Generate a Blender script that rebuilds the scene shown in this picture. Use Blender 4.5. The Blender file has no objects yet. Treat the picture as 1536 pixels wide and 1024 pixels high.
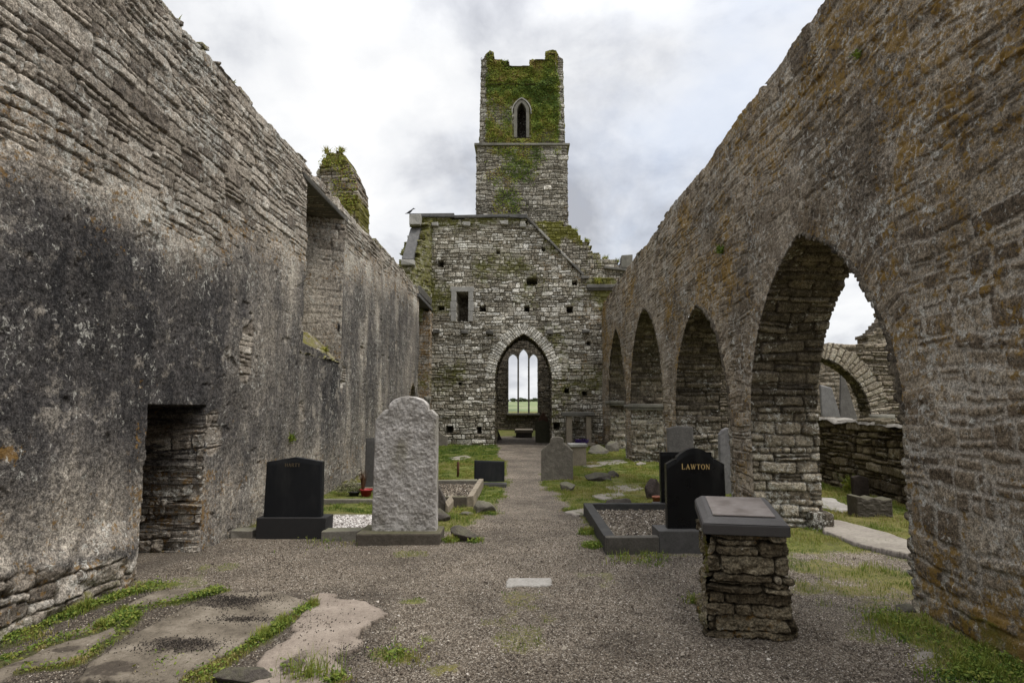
import bpy, math, random
import numpy as np
from mathutils import Matrix, Vector

random.seed(7)
RNG = np.random.default_rng(11)
sc = bpy.context.scene
COL = sc.collection

# ------------------------------------------------------------------ camera maths (measured from the photograph)
F_PX, CX, EYE = 900.0, 785.0, 1.6
TH = math.atan(100 / 900.0)
_c, _s = math.cos(TH), math.sin(TH)


def ray(px, py):
    dx = (px - CX) / F_PX
    dy = (512 - py) / F_PX
    return dx, _c - dy * _s, _s + dy * _c


def onY(px, py, Y):
    d = ray(px, py); t = Y / d[1]
    return d[0] * t, EYE + d[2] * t


def gnd(px, py, z=0.0):
    d = ray(px, py); t = (z - EYE) / d[2]
    return d[0] * t, d[1] * t


# ------------------------------------------------------------------ numpy noise
def _hash(ix, iy, seed):
    h = (ix.astype(np.int64) * 374761393 + iy.astype(np.int64) * 668265263 + seed * 1442695041) & 0xFFFFFFFF
    h = ((h ^ (h >> 13)) * 1274126177) & 0xFFFFFFFF
    h = (h ^ (h >> 16)) & 0xFFFFFFFF
    h = (h * 2246822519) & 0xFFFFFFFF
    h = h ^ (h >> 15)
    return (h & 0xFFFFFF) / float(0xFFFFFF)


def vnoise(x, y, seed=0):
    x = np.asarray(x, float); y = np.asarray(y, float)
    ix = np.floor(x); iy = np.floor(y)
    fx = x - ix; fy = y - iy
    fx = fx * fx * fx * (fx * (fx * 6 - 15) + 10)
    fy = fy * fy * fy * (fy * (fy * 6 - 15) + 10)
    a = _hash(ix, iy, seed); b = _hash(ix + 1, iy, seed)
    c = _hash(ix, iy + 1, seed); d = _hash(ix + 1, iy + 1, seed)
    return ((a * (1 - fx) + b * fx) * (1 - fy) + (c * (1 - fx) + d * fx) * fy) * 2 - 1


def fbm(x, y, octv=4, seed=0, gain=0.5):
    s = 0; a = 1; n = 0
    for k in range(octv):
        s = s + a * vnoise(x * 2 ** k + k * 17.3, y * 2 ** k - k * 9.1, seed + k * 31)
        n += a; a *= gain
    return s / n


def sstep(a, b, x):
    t = np.clip((x - a) / (b - a), 0, 1)
    return t * t * (3 - 2 * t)


# ------------------------------------------------------------------ masonry pattern: irregular coursed rubble
def masonry(u, v, seed=1, ch=(0.09, 0.2), lw=(0.15, 0.5), warp=0.035, split=0.45):
    rng = np.random.default_rng(seed)
    u = np.asarray(u, float); v = np.asarray(v, float)
    w1 = fbm(u * 0.7, v * 0.7, 3, seed + 5); w2 = fbm(u * 0.9 + 31, v * 2.1, 3, seed + 9)
    j1 = fbm(u * 9, v * 9, 3, seed + 12); j2 = fbm(u * 9 + 7, v * 9 + 3, 3, seed + 15)
    uw = u + warp * 1.2 * w1 + 0.014 * j1
    vw = v + warp * 2.0 * w2 + 0.010 * j2
    umin, umax = uw.min() - 1, uw.max() + 1
    vmin, vmax = vw.min() - 0.5, vw.max() + 0.5
    cb = [vmin]
    while cb[-1] < vmax + 0.5:
        cb.append(cb[-1] + rng.uniform(*ch))
    cb = np.array(cb)
    ci = np.clip(np.searchsorted(cb, vw) - 1, 0, len(cb) - 2)
    BIG = (umax - umin) + 10
    br = []
    for i in range(len(cb)):
        n = int(2.0 * (umax - umin) / (0.5 * (lw[0] + lw[1]))) + 12
        st = rng.uniform(lw[0], lw[1], n) * rng.uniform(0.6, 1.25)
        p = np.cumsum(st) - rng.uniform(0.2, 0.8)
        p = p[p < (umax - umin) + 1.5]
        br.append(np.concatenate([[-2.0], p, [BIG - 3.0]]) + i * BIG)
    br = np.concatenate(br)
    key = (uw - umin) + ci * BIG
    k = np.clip(np.searchsorted(br, key) - 1, 0, len(br) - 2)
    x0 = br[k]; x1 = br[k + 1]
    y0 = cb[ci]; y1 = cb[ci + 1]
    R = rng.random((len(br), 6))
    r = R[k]
    yy = (vw - y0) / (y1 - y0); xx = (key - x0) / (x1 - x0)
    sp = r[..., 0] < split
    cut = 0.32 + 0.36 * r[..., 1]
    low = yy < cut
    ny0 = np.where(sp & ~low, y0 + (y1 - y0) * cut, y0)
    ny1 = np.where(sp & low, y0 + (y1 - y0) * cut, y1)
    vs = (~sp) & (r[..., 2] < 0.25)
    vc = 0.35 + 0.3 * r[..., 3]
    left = xx < vc
    nx0 = np.where(vs & ~left, x0 + (x1 - x0) * vc, x0)
    nx1 = np.where(vs & left, x0 + (x1 - x0) * vc, x1)
    sid = k * 4 + np.where(sp & low, 1, 0) + np.where(vs & left, 2, 0)
    hx = np.minimum(key - nx0, nx1 - key); hy = np.minimum(vw - ny0, ny1 - vw)
    cr = 0.03                                   # rounded corners
    d = np.where((hx < cr) & (hy < cr), cr - np.sqrt(np.maximum(cr - hx, 0) ** 2 + np.maximum(cr - hy, 0) ** 2), np.minimum(hx, hy))
    d = d + 0.006 * fbm(u * 22, v * 22, 2, seed + 21)
    si = sid.astype(np.int64)
    r1 = _hash(si, si * 0 + 3, seed); r2 = _hash(si, si * 0 + 7, seed); r3 = _hash(si, si * 0 + 13, seed); r4 = _hash(si, si * 0 + 19, seed)
    lx = (key - 0.5 * (nx0 + nx1)); ly = (vw - 0.5 * (ny0 + ny1))
    cu = u - lx; cv = v - ly
    return d, r1, r2, r3, r4, lx, ly, cu, cv


def stone_height(m, u, v, seed, prot=0.03, joint=0.025, bevel=0.022, rough=0.006, miss=0.01, jw=0.001):
    d, r1, r2, r3, r4, lx, ly, cu, cv = m
    b = sstep(0, 1, (d - jw) / bevel)
    h = (r3 - 0.35) * prot + (r4 - 0.5) * np.clip(lx, -.3, .3) * 0.12 + (r2 - 0.5) * ly * 0.30
    h = h + rough * 1.5 * fbm(u * 13, v * 16, 5, seed + 40, 0.62)
    h = np.where(r2 > 1 - miss, h - 0.07, h)
    j = -joint + 0.008 * fbm(u * 30, v * 30, 3, seed + 50)
    return j * (1 - b) + np.maximum(h, j) * b, 1 - b


# ------------------------------------------------------------------ mesh helpers
def props(o, label=None, cat=None, group=None, kind=None):
    if label: o['label'] = label
    if cat: o['category'] = cat
    if group: o['group'] = group
    if kind: o['kind'] = kind
    return o


def thing(name, label, cat, loc=(0, 0, 0), group=None):
    o = bpy.data.objects.new(name, None)
    o.empty_display_size = 0.2
    COL.objects.link(o); o.location = loc
    return props(o, label, cat, group)


def link(name, me, mat, parent=None):
    o = bpy.data.objects.new(name, me)
    COL.objects.link(o)
    if mat: me.materials.append(mat)
    if parent is not None:
        o.parent = parent
        w = Vector((0, 0, 0)); p = parent
        while p is not None:
            w += p.location; p = p.parent
        if parent.type == 'EMPTY':
            o.matrix_parent_inverse = Matrix.Translation(-w)
    return o


def raw_mesh(name, V, F, attrs=None, smooth=True):
    """V (n,3); F (m,k) int array, or a list of such arrays with different k."""
    V = np.asarray(V, np.float32).reshape(-1, 3)
    Fs = F if isinstance(F, list) else [F]
    Fs = [np.asarray(f, np.int32) for f in Fs if len(f)]
    me = bpy.data.meshes.new(name)
    me.vertices.add(len(V)); me.vertices.foreach_set('co', V.ravel())
    li = np.concatenate([f.ravel() for f in Fs])
    ls = []; off = 0
    for f in Fs:
        ls.append(off + np.arange(len(f)) * f.shape[1]); off += f.size
    ls = np.concatenate(ls).astype(np.int32)
    me.loops.add(len(li)); me.loops.foreach_set('vertex_index', li)
    me.polygons.add(len(ls)); me.polygons.foreach_set('loop_start', ls)
    me.update(calc_edges=True)
    me.polygons.foreach_set('use_smooth', np.full(len(ls), smooth, bool))
    if attrs:
        for k, a in attrs.items():
            at = me.attributes.new(k, 'FLOAT_COLOR', 'POINT')
            at.data.foreach_set('color', np.asarray(a, np.float32).reshape(-1, 4).ravel())
    me.update()
    return me


def grid_faces(nv, nu, keep=None):
    i = np.arange(nv * nu).reshape(nv, nu)
    F = np.stack([i[:-1, :-1], i[:-1, 1:], i[1:, 1:], i[1:, :-1]], -1)
    if keep is not None:
        return F[keep]
    return F.reshape(-1, 4)


def build(name, P, mat, parent=None, keep=None, attrs=None, rim=None, rimseg=3, rimpred=None, flip=False, smooth=True, jit=0.03):
    nv, nu = P.shape[:2]
    F = grid_faces(nv, nu, keep)
    V = P.reshape(-1, 3)
    A = {k: np.asarray(a, np.float32).reshape(-1, 4) for k, a in (attrs or {}).items()}
    used = np.unique(F); remap = np.full(len(V), -1, np.int64); remap[used] = np.arange(len(used))
    V = V[used]; F = remap[F]; A = {k: a[used] for k, a in A.items()}
    if rim is not None:
        n = len(V)
        E = np.concatenate([F[:, [0, 1]], F[:, [1, 2]], F[:, [2, 3]], F[:, [3, 0]]])
        kf = E[:, 0] * n + E[:, 1]; kr = E[:, 1] * n + E[:, 0]
        B = E[~np.isin(kf, kr)]
        if rimpred is not None:
            mid = 0.5 * (V[B[:, 0]] + V[B[:, 1]])
            B = B[rimpred(mid)]
        if len(B):
            bv = np.unique(B); mp = np.full(n, -1, np.int64); mp[bv] = np.arange(len(bv))
            prev = bv; rim = np.asarray(rim, float)
            for s in range(1, rimseg + 1):
                base = len(V)
                nvv = V[bv] + rim * s / rimseg
                if s < rimseg:
                    nvv = nvv + RNG.normal(0, jit * 0.4, nvv.shape)
                V = np.concatenate([V, nvv])
                A = {k: np.concatenate([a, a[bv]]) for k, a in A.items()}
                cur = base + np.arange(len(bv))
                a_, b_ = mp[B[:, 0]], mp[B[:, 1]]
                F = np.concatenate([F, np.stack([prev[b_], prev[a_], cur[a_], cur[b_]], -1)])
                prev = cur
    if flip: F = F[:, ::-1]
    return link(name, raw_mesh(name, V, F, A, smooth), mat, parent)


def pack(a, b, c, d):
    s = np.broadcast(a, b, c, d).shape
    return np.stack([np.broadcast_to(np.asarray(x, float), s) for x in (a, b, c, d)], -1)


def arch_curve(u0, u1, zs, za):
    """pointed arch: centres on the springing line. Returns dict of geometry."""
    w = (u1 - u0); rise = za - zs; half = w / 2
    R = (rise * rise + half * half) / w if rise >= half else None
    if R is None:
        R = (rise * rise + half * half) / w
    return dict(u0=u0, u1=u1, zs=zs, za=za, R=R, cl=u0 + R, cr=u1 - R, mid=(u0 + u1) / 2)


def arch_inside(a, u, v, grow=0.0):
    R = a['R'] + grow
    low = (u > a['u0'] - grow) & (u < a['u1'] + grow) & (v <= a['zs'])
    up = (v > a['zs']) & ((u - a['cl']) ** 2 + (v - a['zs']) ** 2 < R * R) & ((u - a['cr']) ** 2 + (v - a['zs']) ** 2 < R * R)
    return low | up


def arch_ring(a, u, v):
    """polar coords round the arch head: s along the curve, rad outside it"""
    lf = u < a['mid']
    cx = np.where(lf, a['cl'], a['cr'])
    dx = u - cx; dz = v - a['zs']
    rad = np.sqrt(dx * dx + dz * dz) - a['R']
    ang = np.arctan2(dz, np.where(lf, -dx, dx))
    return np.where(lf, 1, -1) * (ang * a['R']), rad, dz


def arch_poly(a, z0, ds):
    """points (u,z) and outward in-plane normals up the left jamb, over and down"""
    pts = []; nr = []
    R = a['R']; amax = math.acos(max(-1, min(1, (a['cl'] - a['mid']) / R)))
    n = max(2, int((a['zs'] - z0) / ds))
    for i in range(n):
        pts.append((a['u0'], z0 + (a['zs'] - z0) * i / n)); nr.append((-1, 0))
    n = max(8, int(amax * R / ds))
    for i in range(n + 1):
        t = amax * i / n
        pts.append((a['cl'] - R * math.cos(t), a['zs'] + R * math.sin(t))); nr.append((-math.cos(t), math.sin(t)))
    for i in range(n, -1, -1):
        t = amax * i / n
        pts.append((a['cr'] + R * math.cos(t), a['zs'] + R * math.sin(t))); nr.append((math.cos(t), math.sin(t)))
    n = max(2, int((a['zs'] - z0) / ds))
    for i in range(1, n + 1):
        pts.append((a['u1'], a['zs'] - (a['zs'] - z0) * i / n)); nr.append((1, 0))
    return np.array(pts), np.array(nr)


mk_rev = None


def reveal(name, a, O, U, N, depth, mat, parent, seed, z0=-0.15, ds=0.02, dd=0.02, prot=0.03, mk=None, ch=(0.07, 0.16), lw=(0.2, 0.5), lip=0.07, fwd=0.022):
    """the masonry lining of an arched opening; O origin, U along wall, N out of the wall face"""
    O = np.array(O, float); U = np.array(U, float); N = np.array(N, float)
    pts, nr = arch_poly(a, z0, ds)
    s = np.concatenate([[0], np.cumsum(np.hypot(*np.diff(pts, axis=0).T))])
    nd = max(4, int(depth / dd))
    t = np.concatenate([[-lip, -lip * 0.5], np.linspace(0, depth, nd)])
    S, T = np.meshgrid(s, t, indexing='ij')
    m = masonry(T, S, seed, ch, lw, 0.03, 0.3)
    h, jo = stone_height(m, T, S, seed, prot, 0.03, 0.02, 0.007)
    h = h + 0.012
    pu = pts[:, 0][:, None]; pz = pts[:, 1][:, None]
    nu_, nz_ = nr[:, 0][:, None], nr[:, 1][:, None]
    out = np.where(T < 0, np.where(T < -lip * 0.75, lip, 0.03), 0) - np.where(T < 0, 0, h)          # positive: away from the opening
    dep = np.where(T < 0, np.where(T < -lip * 0.75, -0.05, fwd - 0.01), fwd - np.maximum(T, 0))
    dep = dep + np.where(T < 0, 0, 0.012 * np.exp(-T / 0.03) * (m[3] - .5))
    P = O + (pu + nu_ * out)[..., None] * U + (pz + nz_ * out)[..., None] * np.array([0, 0, 1.0]) + dep[..., None] * N
    M = mk(S, T, pz + 0 * S) if mk else pack(0 * S, 0 * S, 0 * S, 0 * S)
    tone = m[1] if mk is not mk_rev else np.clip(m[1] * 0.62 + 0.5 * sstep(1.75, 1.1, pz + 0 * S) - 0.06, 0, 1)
    return build(name, P, mat, parent, attrs={'st': pack(tone, jo, 0 * S, m[2]), 'mk': M})


def face(name, O, U, N, us, vs, mat, parent=None, seed=1, ch=(0.09, 0.2), lw=(0.15, 0.5), prot=0.03, joint=0.025, bevel=0.022, rough=0.006,
         top=None, holes=(), pits=(), plaster=None, pl_rough=0.01, mk=None, rings=(), disp=None, rim=0.6, rimpred=None, warp=0.035, split=0.45, miss=0.01, wvec=(0, 0, 1.0), side=None, rbright=False, jw=None, relief=None):
    """a masonry wall face as a displaced sheet with a ragged head and a thickness behind it"""
    O = np.array(O, float); U = np.array(U, float); N = np.array(N, float); W = np.array(wvec, float)
    u, v = np.meshgrid(us, vs)
    m = masonry(u, v, seed, ch, lw, warp, split)
    h, jo = stone_height(m, u, v, seed, prot, joint, bevel, rough, miss, jw(u, v) if jw else 0.001)
    r1, r2 = m[1], m[2]
    ringm = np.zeros_like(u)
    for (a, wd, z_lo, rch) in rings:
        s, rad, dz = arch_ring(a, u, v)
        mm = (rad > -0.05) & (rad < wd + 0.05 * vnoise(s * 9, s * 0, seed)) & (dz > z_lo)
        m2 = masonry(rad * 1.0 + 40, s, seed + 77, rch, (wd * 0.7, wd * 1.6), 0.01, 0.15)
        h2, j2 = stone_height(m2, rad, s, seed + 78, prot, joint, bevel * 0.8, rough, 0)
        h = np.where(mm, h2 * 0.7 + 0.008, h); jo = np.where(mm, j2, jo)
        r1 = np.where(mm, m2[1], r1); r2 = np.where(mm, m2[2], r2); ringm = np.where(mm, 1.0, ringm)
        if rbright: r1 = np.where(mm, 0.55 + 0.45 * r1, r1)
    pl = np.zeros_like(u)
    if plaster is not None:
        pl = plaster(u, v, m)
        hp = 0.022 + pl_rough * fbm(u * 6, v * 5, 6, seed + 61, 0.68) + 0.02 * fbm(u * 0.8, v * 0.8, 3, seed + 63)
        h = h * (1 - pl) + np.maximum(hp - 0.025 * sstep(0.42, 0.52, fbm(u * 3.1, v * 3.1, 5, seed + 66, 0.6)), h * 0.55 + 0.004) * pl
    if relief is not None: h = h * relief(u, v)
    if disp is not None: h = h + disp(u, v)
    for (pu, pz, pw, ph, pd) in pits:
        e = np.minimum(pw / 2 - np.abs(u - pu), ph / 2 - np.abs(v - pz)) + 0.012 * fbm(u * 12, v * 12, 2, seed + 70)
        h = np.where(e > 0, -pd, h); jo = np.where(e > 0, 0.5, jo); r1 = np.where(e > 0, 0.0, r1)
    P = O + u[..., None] * U + v[..., None] * W + h[..., None] * N
    kp = np.ones_like(u, bool)
    if top is not None:
        kp &= m[8] < top(m[7], m[8])
    if side is not None:
        kp &= side(m[7], m[8])
    for hf in holes:
        kp &= ~hf(u, v)
    keep = kp[:-1, :-1] & kp[1:, 1:] & kp[:-1, 1:] & kp[1:, :-1]
    M = mk(u, v, m, jo, ringm) if mk else pack(0 * u, 0 * u, 0 * u, 0 * u)
    flip = float(np.dot(np.cross(U, W), N)) < 0
    return build(name, P, mat, parent, keep=keep, attrs={'st': pack(r1, jo, pl, r2), 'mk': M}, rim=(-N * rim) if rim else None, rimpred=rimpred, flip=flip)


# ------------------------------------------------------------------ node helpers
class NT:
    def __init__(s, name):
        s.m = bpy.data.materials.new(name); s.m.use_nodes = True
        s.t = s.m.node_tree; s.t.nodes.clear()
        s.out = s.t.nodes.new('ShaderNodeOutputMaterial')
        s.b = s.t.nodes.new('ShaderNodeBsdfPrincipled')
        s.t.links.new(s.b.outputs[0], s.out.inputs[0])
        s.tc = s.t.nodes.new('ShaderNodeTexCoord')

    def put(s, sock, v):
        if isinstance(v, bpy.types.NodeSocket): s.t.links.new(v, sock)
        elif isinstance(v, (tuple, list)): sock.default_value = tuple(v) + ((1,) if len(v) == 3 and len(sock.default_value) == 4 else ())
        else: sock.default_value = v

    def coords(s, sc=(1, 1, 1)):
        n = s.t.nodes.new('ShaderNodeMapping'); n.inputs['Scale'].default_value = sc
        s.t.links.new(s.tc.outputs['Object'], n.inputs[0]); return n.outputs[0]

    def noise(s, scale, detail=5, rough=0.6, vec=None, dist=0.0):
        n = s.t.nodes.new('ShaderNodeTexNoise'); n.inputs['Scale'].default_value = scale
        n.inputs['Detail'].default_value = detail; n.inputs['Roughness'].default_value = rough; n.inputs['Distortion'].default_value = dist
        s.t.links.new(vec or s.tc.outputs['Object'], n.inputs['Vector']); return n.outputs['Fac']

    def vor(s, scale, out='Distance', feat='F1', vec=None, rnd=1.0):
        n = s.t.nodes.new('ShaderNodeTexVoronoi'); n.inputs['Scale'].default_value = scale; n.feature = feat
        n.inputs['Randomness'].default_value = rnd
        s.t.links.new(vec or s.tc.outputs['Object'], n.inputs['Vector']); return n.outputs[out]

    def attr(s, name):
        n = s.t.nodes.new('ShaderNodeAttribute'); n.attribute_name = name
        x = s.t.nodes.new('ShaderNodeSeparateColor'); s.t.links.new(n.outputs['Color'], x.inputs[0])
        return x.outputs[0], x.outputs[1], x.outputs[2], n.outputs['Alpha']

    def math(s, op, a, b=0.0, clamp=False):
        n = s.t.nodes.new('ShaderNodeMath'); n.operation = op; n.use_clamp = clamp
        s.put(n.inputs[0], a); s.put(n.inputs[1], b); return n.outputs[0]

    def ramp(s, f, stops, interp='LINEAR'):
        n = s.t.nodes.new('ShaderNodeValToRGB'); n.color_ramp.interpolation = interp
        e = n.color_ramp.elements
        while len(e) < len(stops): e.new(0.5)
        for i, (p, c) in enumerate(stops):
            e[i].position = p
            e[i].color = (c, c, c, 1) if isinstance(c, (int, float)) else tuple(c) + (1,)
        s.put(n.inputs[0], f); return n.outputs[0]

    def step(s, f, a, b):
        n = s.t.nodes.new('ShaderNodeMapRange'); n.interpolation_type = 'SMOOTHSTEP'
        n.inputs[1].default_value = a; n.inputs[2].default_value = b
        s.put(n.inputs[0], f); return n.outputs[0]

    def mix(s, f, a, b, mode='MIX'):
        n = s.t.nodes.new('ShaderNodeMix'); n.data_type = 'RGBA'; n.blend_type = mode
        s.put(n.inputs[0], f); s.put(n.inputs[6], a); s.put(n.inputs[7], b); return n.outputs[2]

    def bump(s, h, strength=0.5, dist=0.01, nrm=None):
        n = s.t.nodes.new('ShaderNodeBump'); n.inputs['Strength'].default_value = strength; n.inputs['Distance'].default_value = dist
        s.t.links.new(h, n.inputs['Height'])
        if nrm: s.t.links.new(nrm, n.inputs['Normal'])
        return n.outputs[0]

    def done(s, col, rough=0.95, spec=0.2, nrm=None):
        s.put(s.b.inputs['Base Color'], col); s.put(s.b.inputs['Roughness'], rough); s.put(s.b.inputs['Specular IOR Level'], spec)
        if nrm: s.t.links.new(nrm, s.b.inputs['Normal'])
        return s.m


def sat(c, k):
    g = 0.3 * c[0] + 0.5 * c[1] + 0.2 * c[2]
    return tuple(max(0.004, g + (q - g) * k) for q in c)


def stone_mat(name, pal, mortar, plaster_pal=None, white=0.5, ochre=0.3, bright=1.0, ochre_col=(0.30, 0.17, 0.045), moss_col=(0.095, 0.105, 0.02), fine=70.0, sk=1.4):
    t = NT(name)
    pal = [sat(c, sk) for c in pal]; mortar = sat(mortar, sk)
    if plaster_pal: plaster_pal = [sat(c, sk) for c in plaster_pal]
    r1, jo, pl, r2 = t.attr('st')
    moss, och, dark, pale = t.attr('mk')
    n0 = t.noise(0.9, 5, 0.6); n2 = t.noise(7, 7, 0.68); n3 = t.noise(fine, 5, 0.7); n4 = t.noise(24, 6, 0.7)
    f = t.math('ADD', t.math('MULTIPLY', r1, 0.72), t.math('MULTIPLY', t.math('SUBTRACT', n2, 0.36), 1.0))
    k = len(pal)
    col = t.ramp(f, [(i / (k - 1), c) for i, c in enumerate(pal)])
    col = t.mix(t.math('MULTIPLY', jo, 0.9), col, t.mix(n4, mortar, tuple(c * 0.6 for c in mortar)))
    if plaster_pal:
        st = t.noise(2.2, 7, 0.66, t.coords((1, 1, 0.22)))
        st2 = t.noise(9, 6, 0.7, t.coords((1, 1, 0.35)))
        g = t.math('ADD', t.math('MULTIPLY', st, 0.55), t.math('MULTIPLY', st2, 0.25))
        g = t.math('ADD', g, t.math('MULTIPLY', n4, 0.30))
        g = t.math('SUBTRACT', g, t.math('MULTIPLY', dark, 0.17))
        g = t.math('ADD', g, t.math('MULTIPLY', pale, 0.22))
        k = len(plaster_pal)
        pc = t.ramp(g, [(0.30 + 0.46 * i / (k - 1), c) for i, c in enumerate(plaster_pal)])
        bl = t.math('ADD', t.noise(4.2, 8, 0.72, None, 0.3), t.math('MULTIPLY', t.math('SUBTRACT', n0, 0.5), 0.4))
        pc = t.mix(t.math('MULTIPLY', t.step(bl, 0.56, 0.66), 0.6), pc, t.mix(n4, tuple(q * 0.75 for q in plaster_pal[-1]), plaster_pal[-1]))
        pc = t.mix(t.math('MULTIPLY', t.step(bl, 0.42, 0.34), 0.5), pc, plaster_pal[0])
        col = t.mix(pl, col, pc)
    col = t.mix(t.math('MULTIPLY', dark, 0.55), col, t.mix(1.0, col, (0.55, 0.55, 0.57), 'MULTIPLY'))
    # mottling of the face
    mot = t.ramp(t.math('ADD', t.math('MULTIPLY', n3, 0.6), t.math('MULTIPLY', n4, 0.4)), [(0.41, 0.32), (0.5, 1.0), (0.58, 1.9)])
    col = t.mix(0.85, col, mot, 'MULTIPLY')
    mot2 = t.ramp(n0, [(0.32, 0.7), (0.5, 1.0), (0.66, 1.3)])
    col = t.mix(0.8, col, mot2, 'MULTIPLY')
    # ochre lichen
    lo = t.noise(3.3, 6, 0.72, None, 0.4); lo2 = t.noise(19, 6, 0.7)
    o = t.math('ADD', t.math('ADD', t.math('MULTIPLY', lo, 0.6), t.math('MULTIPLY', lo2, 0.75)), t.math('MULTIPLY', och, 0.25))
    om = t.step(o, 0.86 - 0.10 * ochre, 0.95 - 0.10 * ochre)
    col = t.mix(t.math('MULTIPLY', om, 0.8), col, t.mix(n4, ochre_col, tuple(c * 0.5 for c in ochre_col)))
    # white crustose lichen
    w1 = t.noise(16, 7, 0.75, None, 0.6); w0 = t.noise(2.0, 3, 0.6)
    w = t.math('ADD', w1, t.math('MULTIPLY', t.math('SUBTRACT', w0, 0.5), 0.35))
    w = t.math('ADD', w, t.math('MULTIPLY', pale, 0.08))
    wm = t.step(w, 0.635 - 0.06 * white, 0.70 - 0.06 * white)
    col = t.mix(t.math('MULTIPLY', wm, 0.8), col, t.mix(t.step(n3, 0.4, 0.6), (0.28, 0.27, 0.23), (0.66, 0.645, 0.59)))
    dk2 = t.step(t.noise(11, 7, 0.75, None, 0.5), 0.56, 0.66)
    col = t.mix(t.math('MULTIPLY', dk2, 0.75), col, t.mix(1.0, col, (0.35, 0.33, 0.33), 'MULTIPLY'))
    # moss
    mm = t.step(t.math('ADD', moss, t.math('MULTIPLY', t.math('SUBTRACT', n2, 0.5), 1.2)), 0.35, 0.7)
    col = t.mix(t.math('MULTIPLY', mm, 0.9), col, t.mix(n4, moss_col, (moss_col[0] * 1.9, moss_col[1] * 1.5, moss_col[2])))
    if bright != 1.0: col = t.mix(1.0, col, (bright, bright, bright), 'MULTIPLY')
    hgt = t.math('ADD', t.math('MULTIPLY', n3, 0.5), n4)
    return t.done(col, 0.95, 0.15, t.bump(hgt, 0.9, 0.022))


def plain_stone(name, c0, c1, scale=12, spots=0.4, spot_col=(0.45, 0.44, 0.4), bump=0.5, dist=0.01, rough=0.9, spec=0.2, moss=0.0):
    t = NT(name)
    n1 = t.noise(scale, 7, 0.68); n2 = t.noise(scale * 6, 5, 0.7); n0 = t.noise(scale * 0.2, 4, 0.6)
    f = t.math('ADD', t.math('MULTIPLY', n1, 0.6), t.math('MULTIPLY', n0, 0.4))
    col = t.ramp(f, [(0.32, c0), (0.68, c1)])
    col = t.mix(0.8, col, t.ramp(n2, [(0.25, 0.55), (0.5, 1.0), (0.78, 1.45)]), 'MULTIPLY')
    if spots:
        col = t.mix(t.math('MULTIPLY', t.step(t.noise(scale * 1.7, 7, 0.75, None, 0.5), 0.62, 0.72), spots), col, spot_col)
    if moss:
        z = t.t.nodes.new('ShaderNodeNewGeometry'); sp = t.t.nodes.new('ShaderNodeSeparateXYZ'); t.t.links.new(z.outputs['Normal'], sp.inputs[0])
        col = t.mix(t.math('MULTIPLY', t.step(t.math('ADD', t.math('MULTIPLY', sp.outputs[2], 0.35), n1), 0.62, 0.9), moss), col, (0.085, 0.095, 0.02))
    return t.done(col, rough, spec, t.bump(t.math('ADD', n1, t.math('MULTIPLY', n2, 0.5)), bump, dist))


# palettes ------------------------------------------------------------------
BR = [(0.085, 0.072, 0.06), (0.17, 0.142, 0.113), (0.25, 0.215, 0.172), (0.32, 0.275, 0.222), (0.40, 0.355, 0.295), (0.52, 0.485, 0.425)]
M_LEFT = stone_mat('left_wall_stone', BR, (0.11, 0.09, 0.065), [(0.04, 0.038, 0.038), (0.085, 0.078, 0.073), (0.145, 0.13, 0.113), (0.25, 0.22, 0.182), (0.42, 0.375, 0.31)], 0.75, 0.35, sk=0.95)
RB = [(0.07, 0.058, 0.045), (0.125, 0.10, 0.074), (0.185, 0.152, 0.114), (0.235, 0.197, 0.15), (0.29, 0.25, 0.197), (0.40, 0.36, 0.30)]
M_RIGHT = stone_mat('arcade_stone', RB, (0.46, 0.42, 0.36), [(0.045, 0.038, 0.031), (0.095, 0.079, 0.062), (0.155, 0.13, 0.102), (0.225, 0.193, 0.155), (0.34, 0.305, 0.255)], 0.85, 0.7, 0.92, (0.33, 0.195, 0.035), sk=1.2)
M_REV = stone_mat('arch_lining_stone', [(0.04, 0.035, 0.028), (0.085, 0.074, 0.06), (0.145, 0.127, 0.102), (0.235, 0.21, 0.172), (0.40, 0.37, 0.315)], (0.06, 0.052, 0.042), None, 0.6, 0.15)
FW = [(0.09, 0.082, 0.064), (0.19, 0.17, 0.135), (0.28, 0.255, 0.21), (0.40, 0.375, 0.32), (0.54, 0.515, 0.46), (0.68, 0.66, 0.61)]
M_FAR = stone_mat('gable_stone', FW, (0.10, 0.088, 0.066), None, 0.6, 0.3, 1.12, sk=1.15, moss_col=(0.07, 0.08, 0.018), fine=28.0)
TW = [(0.075, 0.066, 0.052), (0.155, 0.138, 0.11), (0.235, 0.213, 0.175), (0.32, 0.295, 0.248), (0.48, 0.455, 0.405)]
M_TOWER = stone_mat('tower_stone', TW, (0.095, 0.085, 0.065), None, 0.5, 0.2, 1.25, moss_col=(0.075, 0.085, 0.015), fine=24.0, sk=1.0)
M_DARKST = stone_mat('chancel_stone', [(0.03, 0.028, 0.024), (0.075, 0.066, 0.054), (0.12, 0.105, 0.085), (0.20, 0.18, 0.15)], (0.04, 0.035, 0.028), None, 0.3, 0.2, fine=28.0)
M_PALEW = stone_mat('pale_ruin_stone', [(0.09, 0.08, 0.065), (0.19, 0.165, 0.135), (0.27, 0.24, 0.20), (0.36, 0.33, 0.28)], (0.11, 0.095, 0.075), None, 0.4, 0.2, fine=40.0)
M_PLINTH = stone_mat('pedestal_stone', [(0.03, 0.025, 0.018), (0.068, 0.057, 0.042), (0.11, 0.094, 0.07), (0.155, 0.136, 0.104), (0.24, 0.217, 0.175)], (0.03, 0.025, 0.018), None, 0.35, 0.2)
M_SLATE = plain_stone('slate_cap', (0.05, 0.049, 0.048), (0.13, 0.125, 0.118), 9, 0.6, (0.30, 0.295, 0.27), 0.3, 0.006, 0.7, 0.3)
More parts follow.
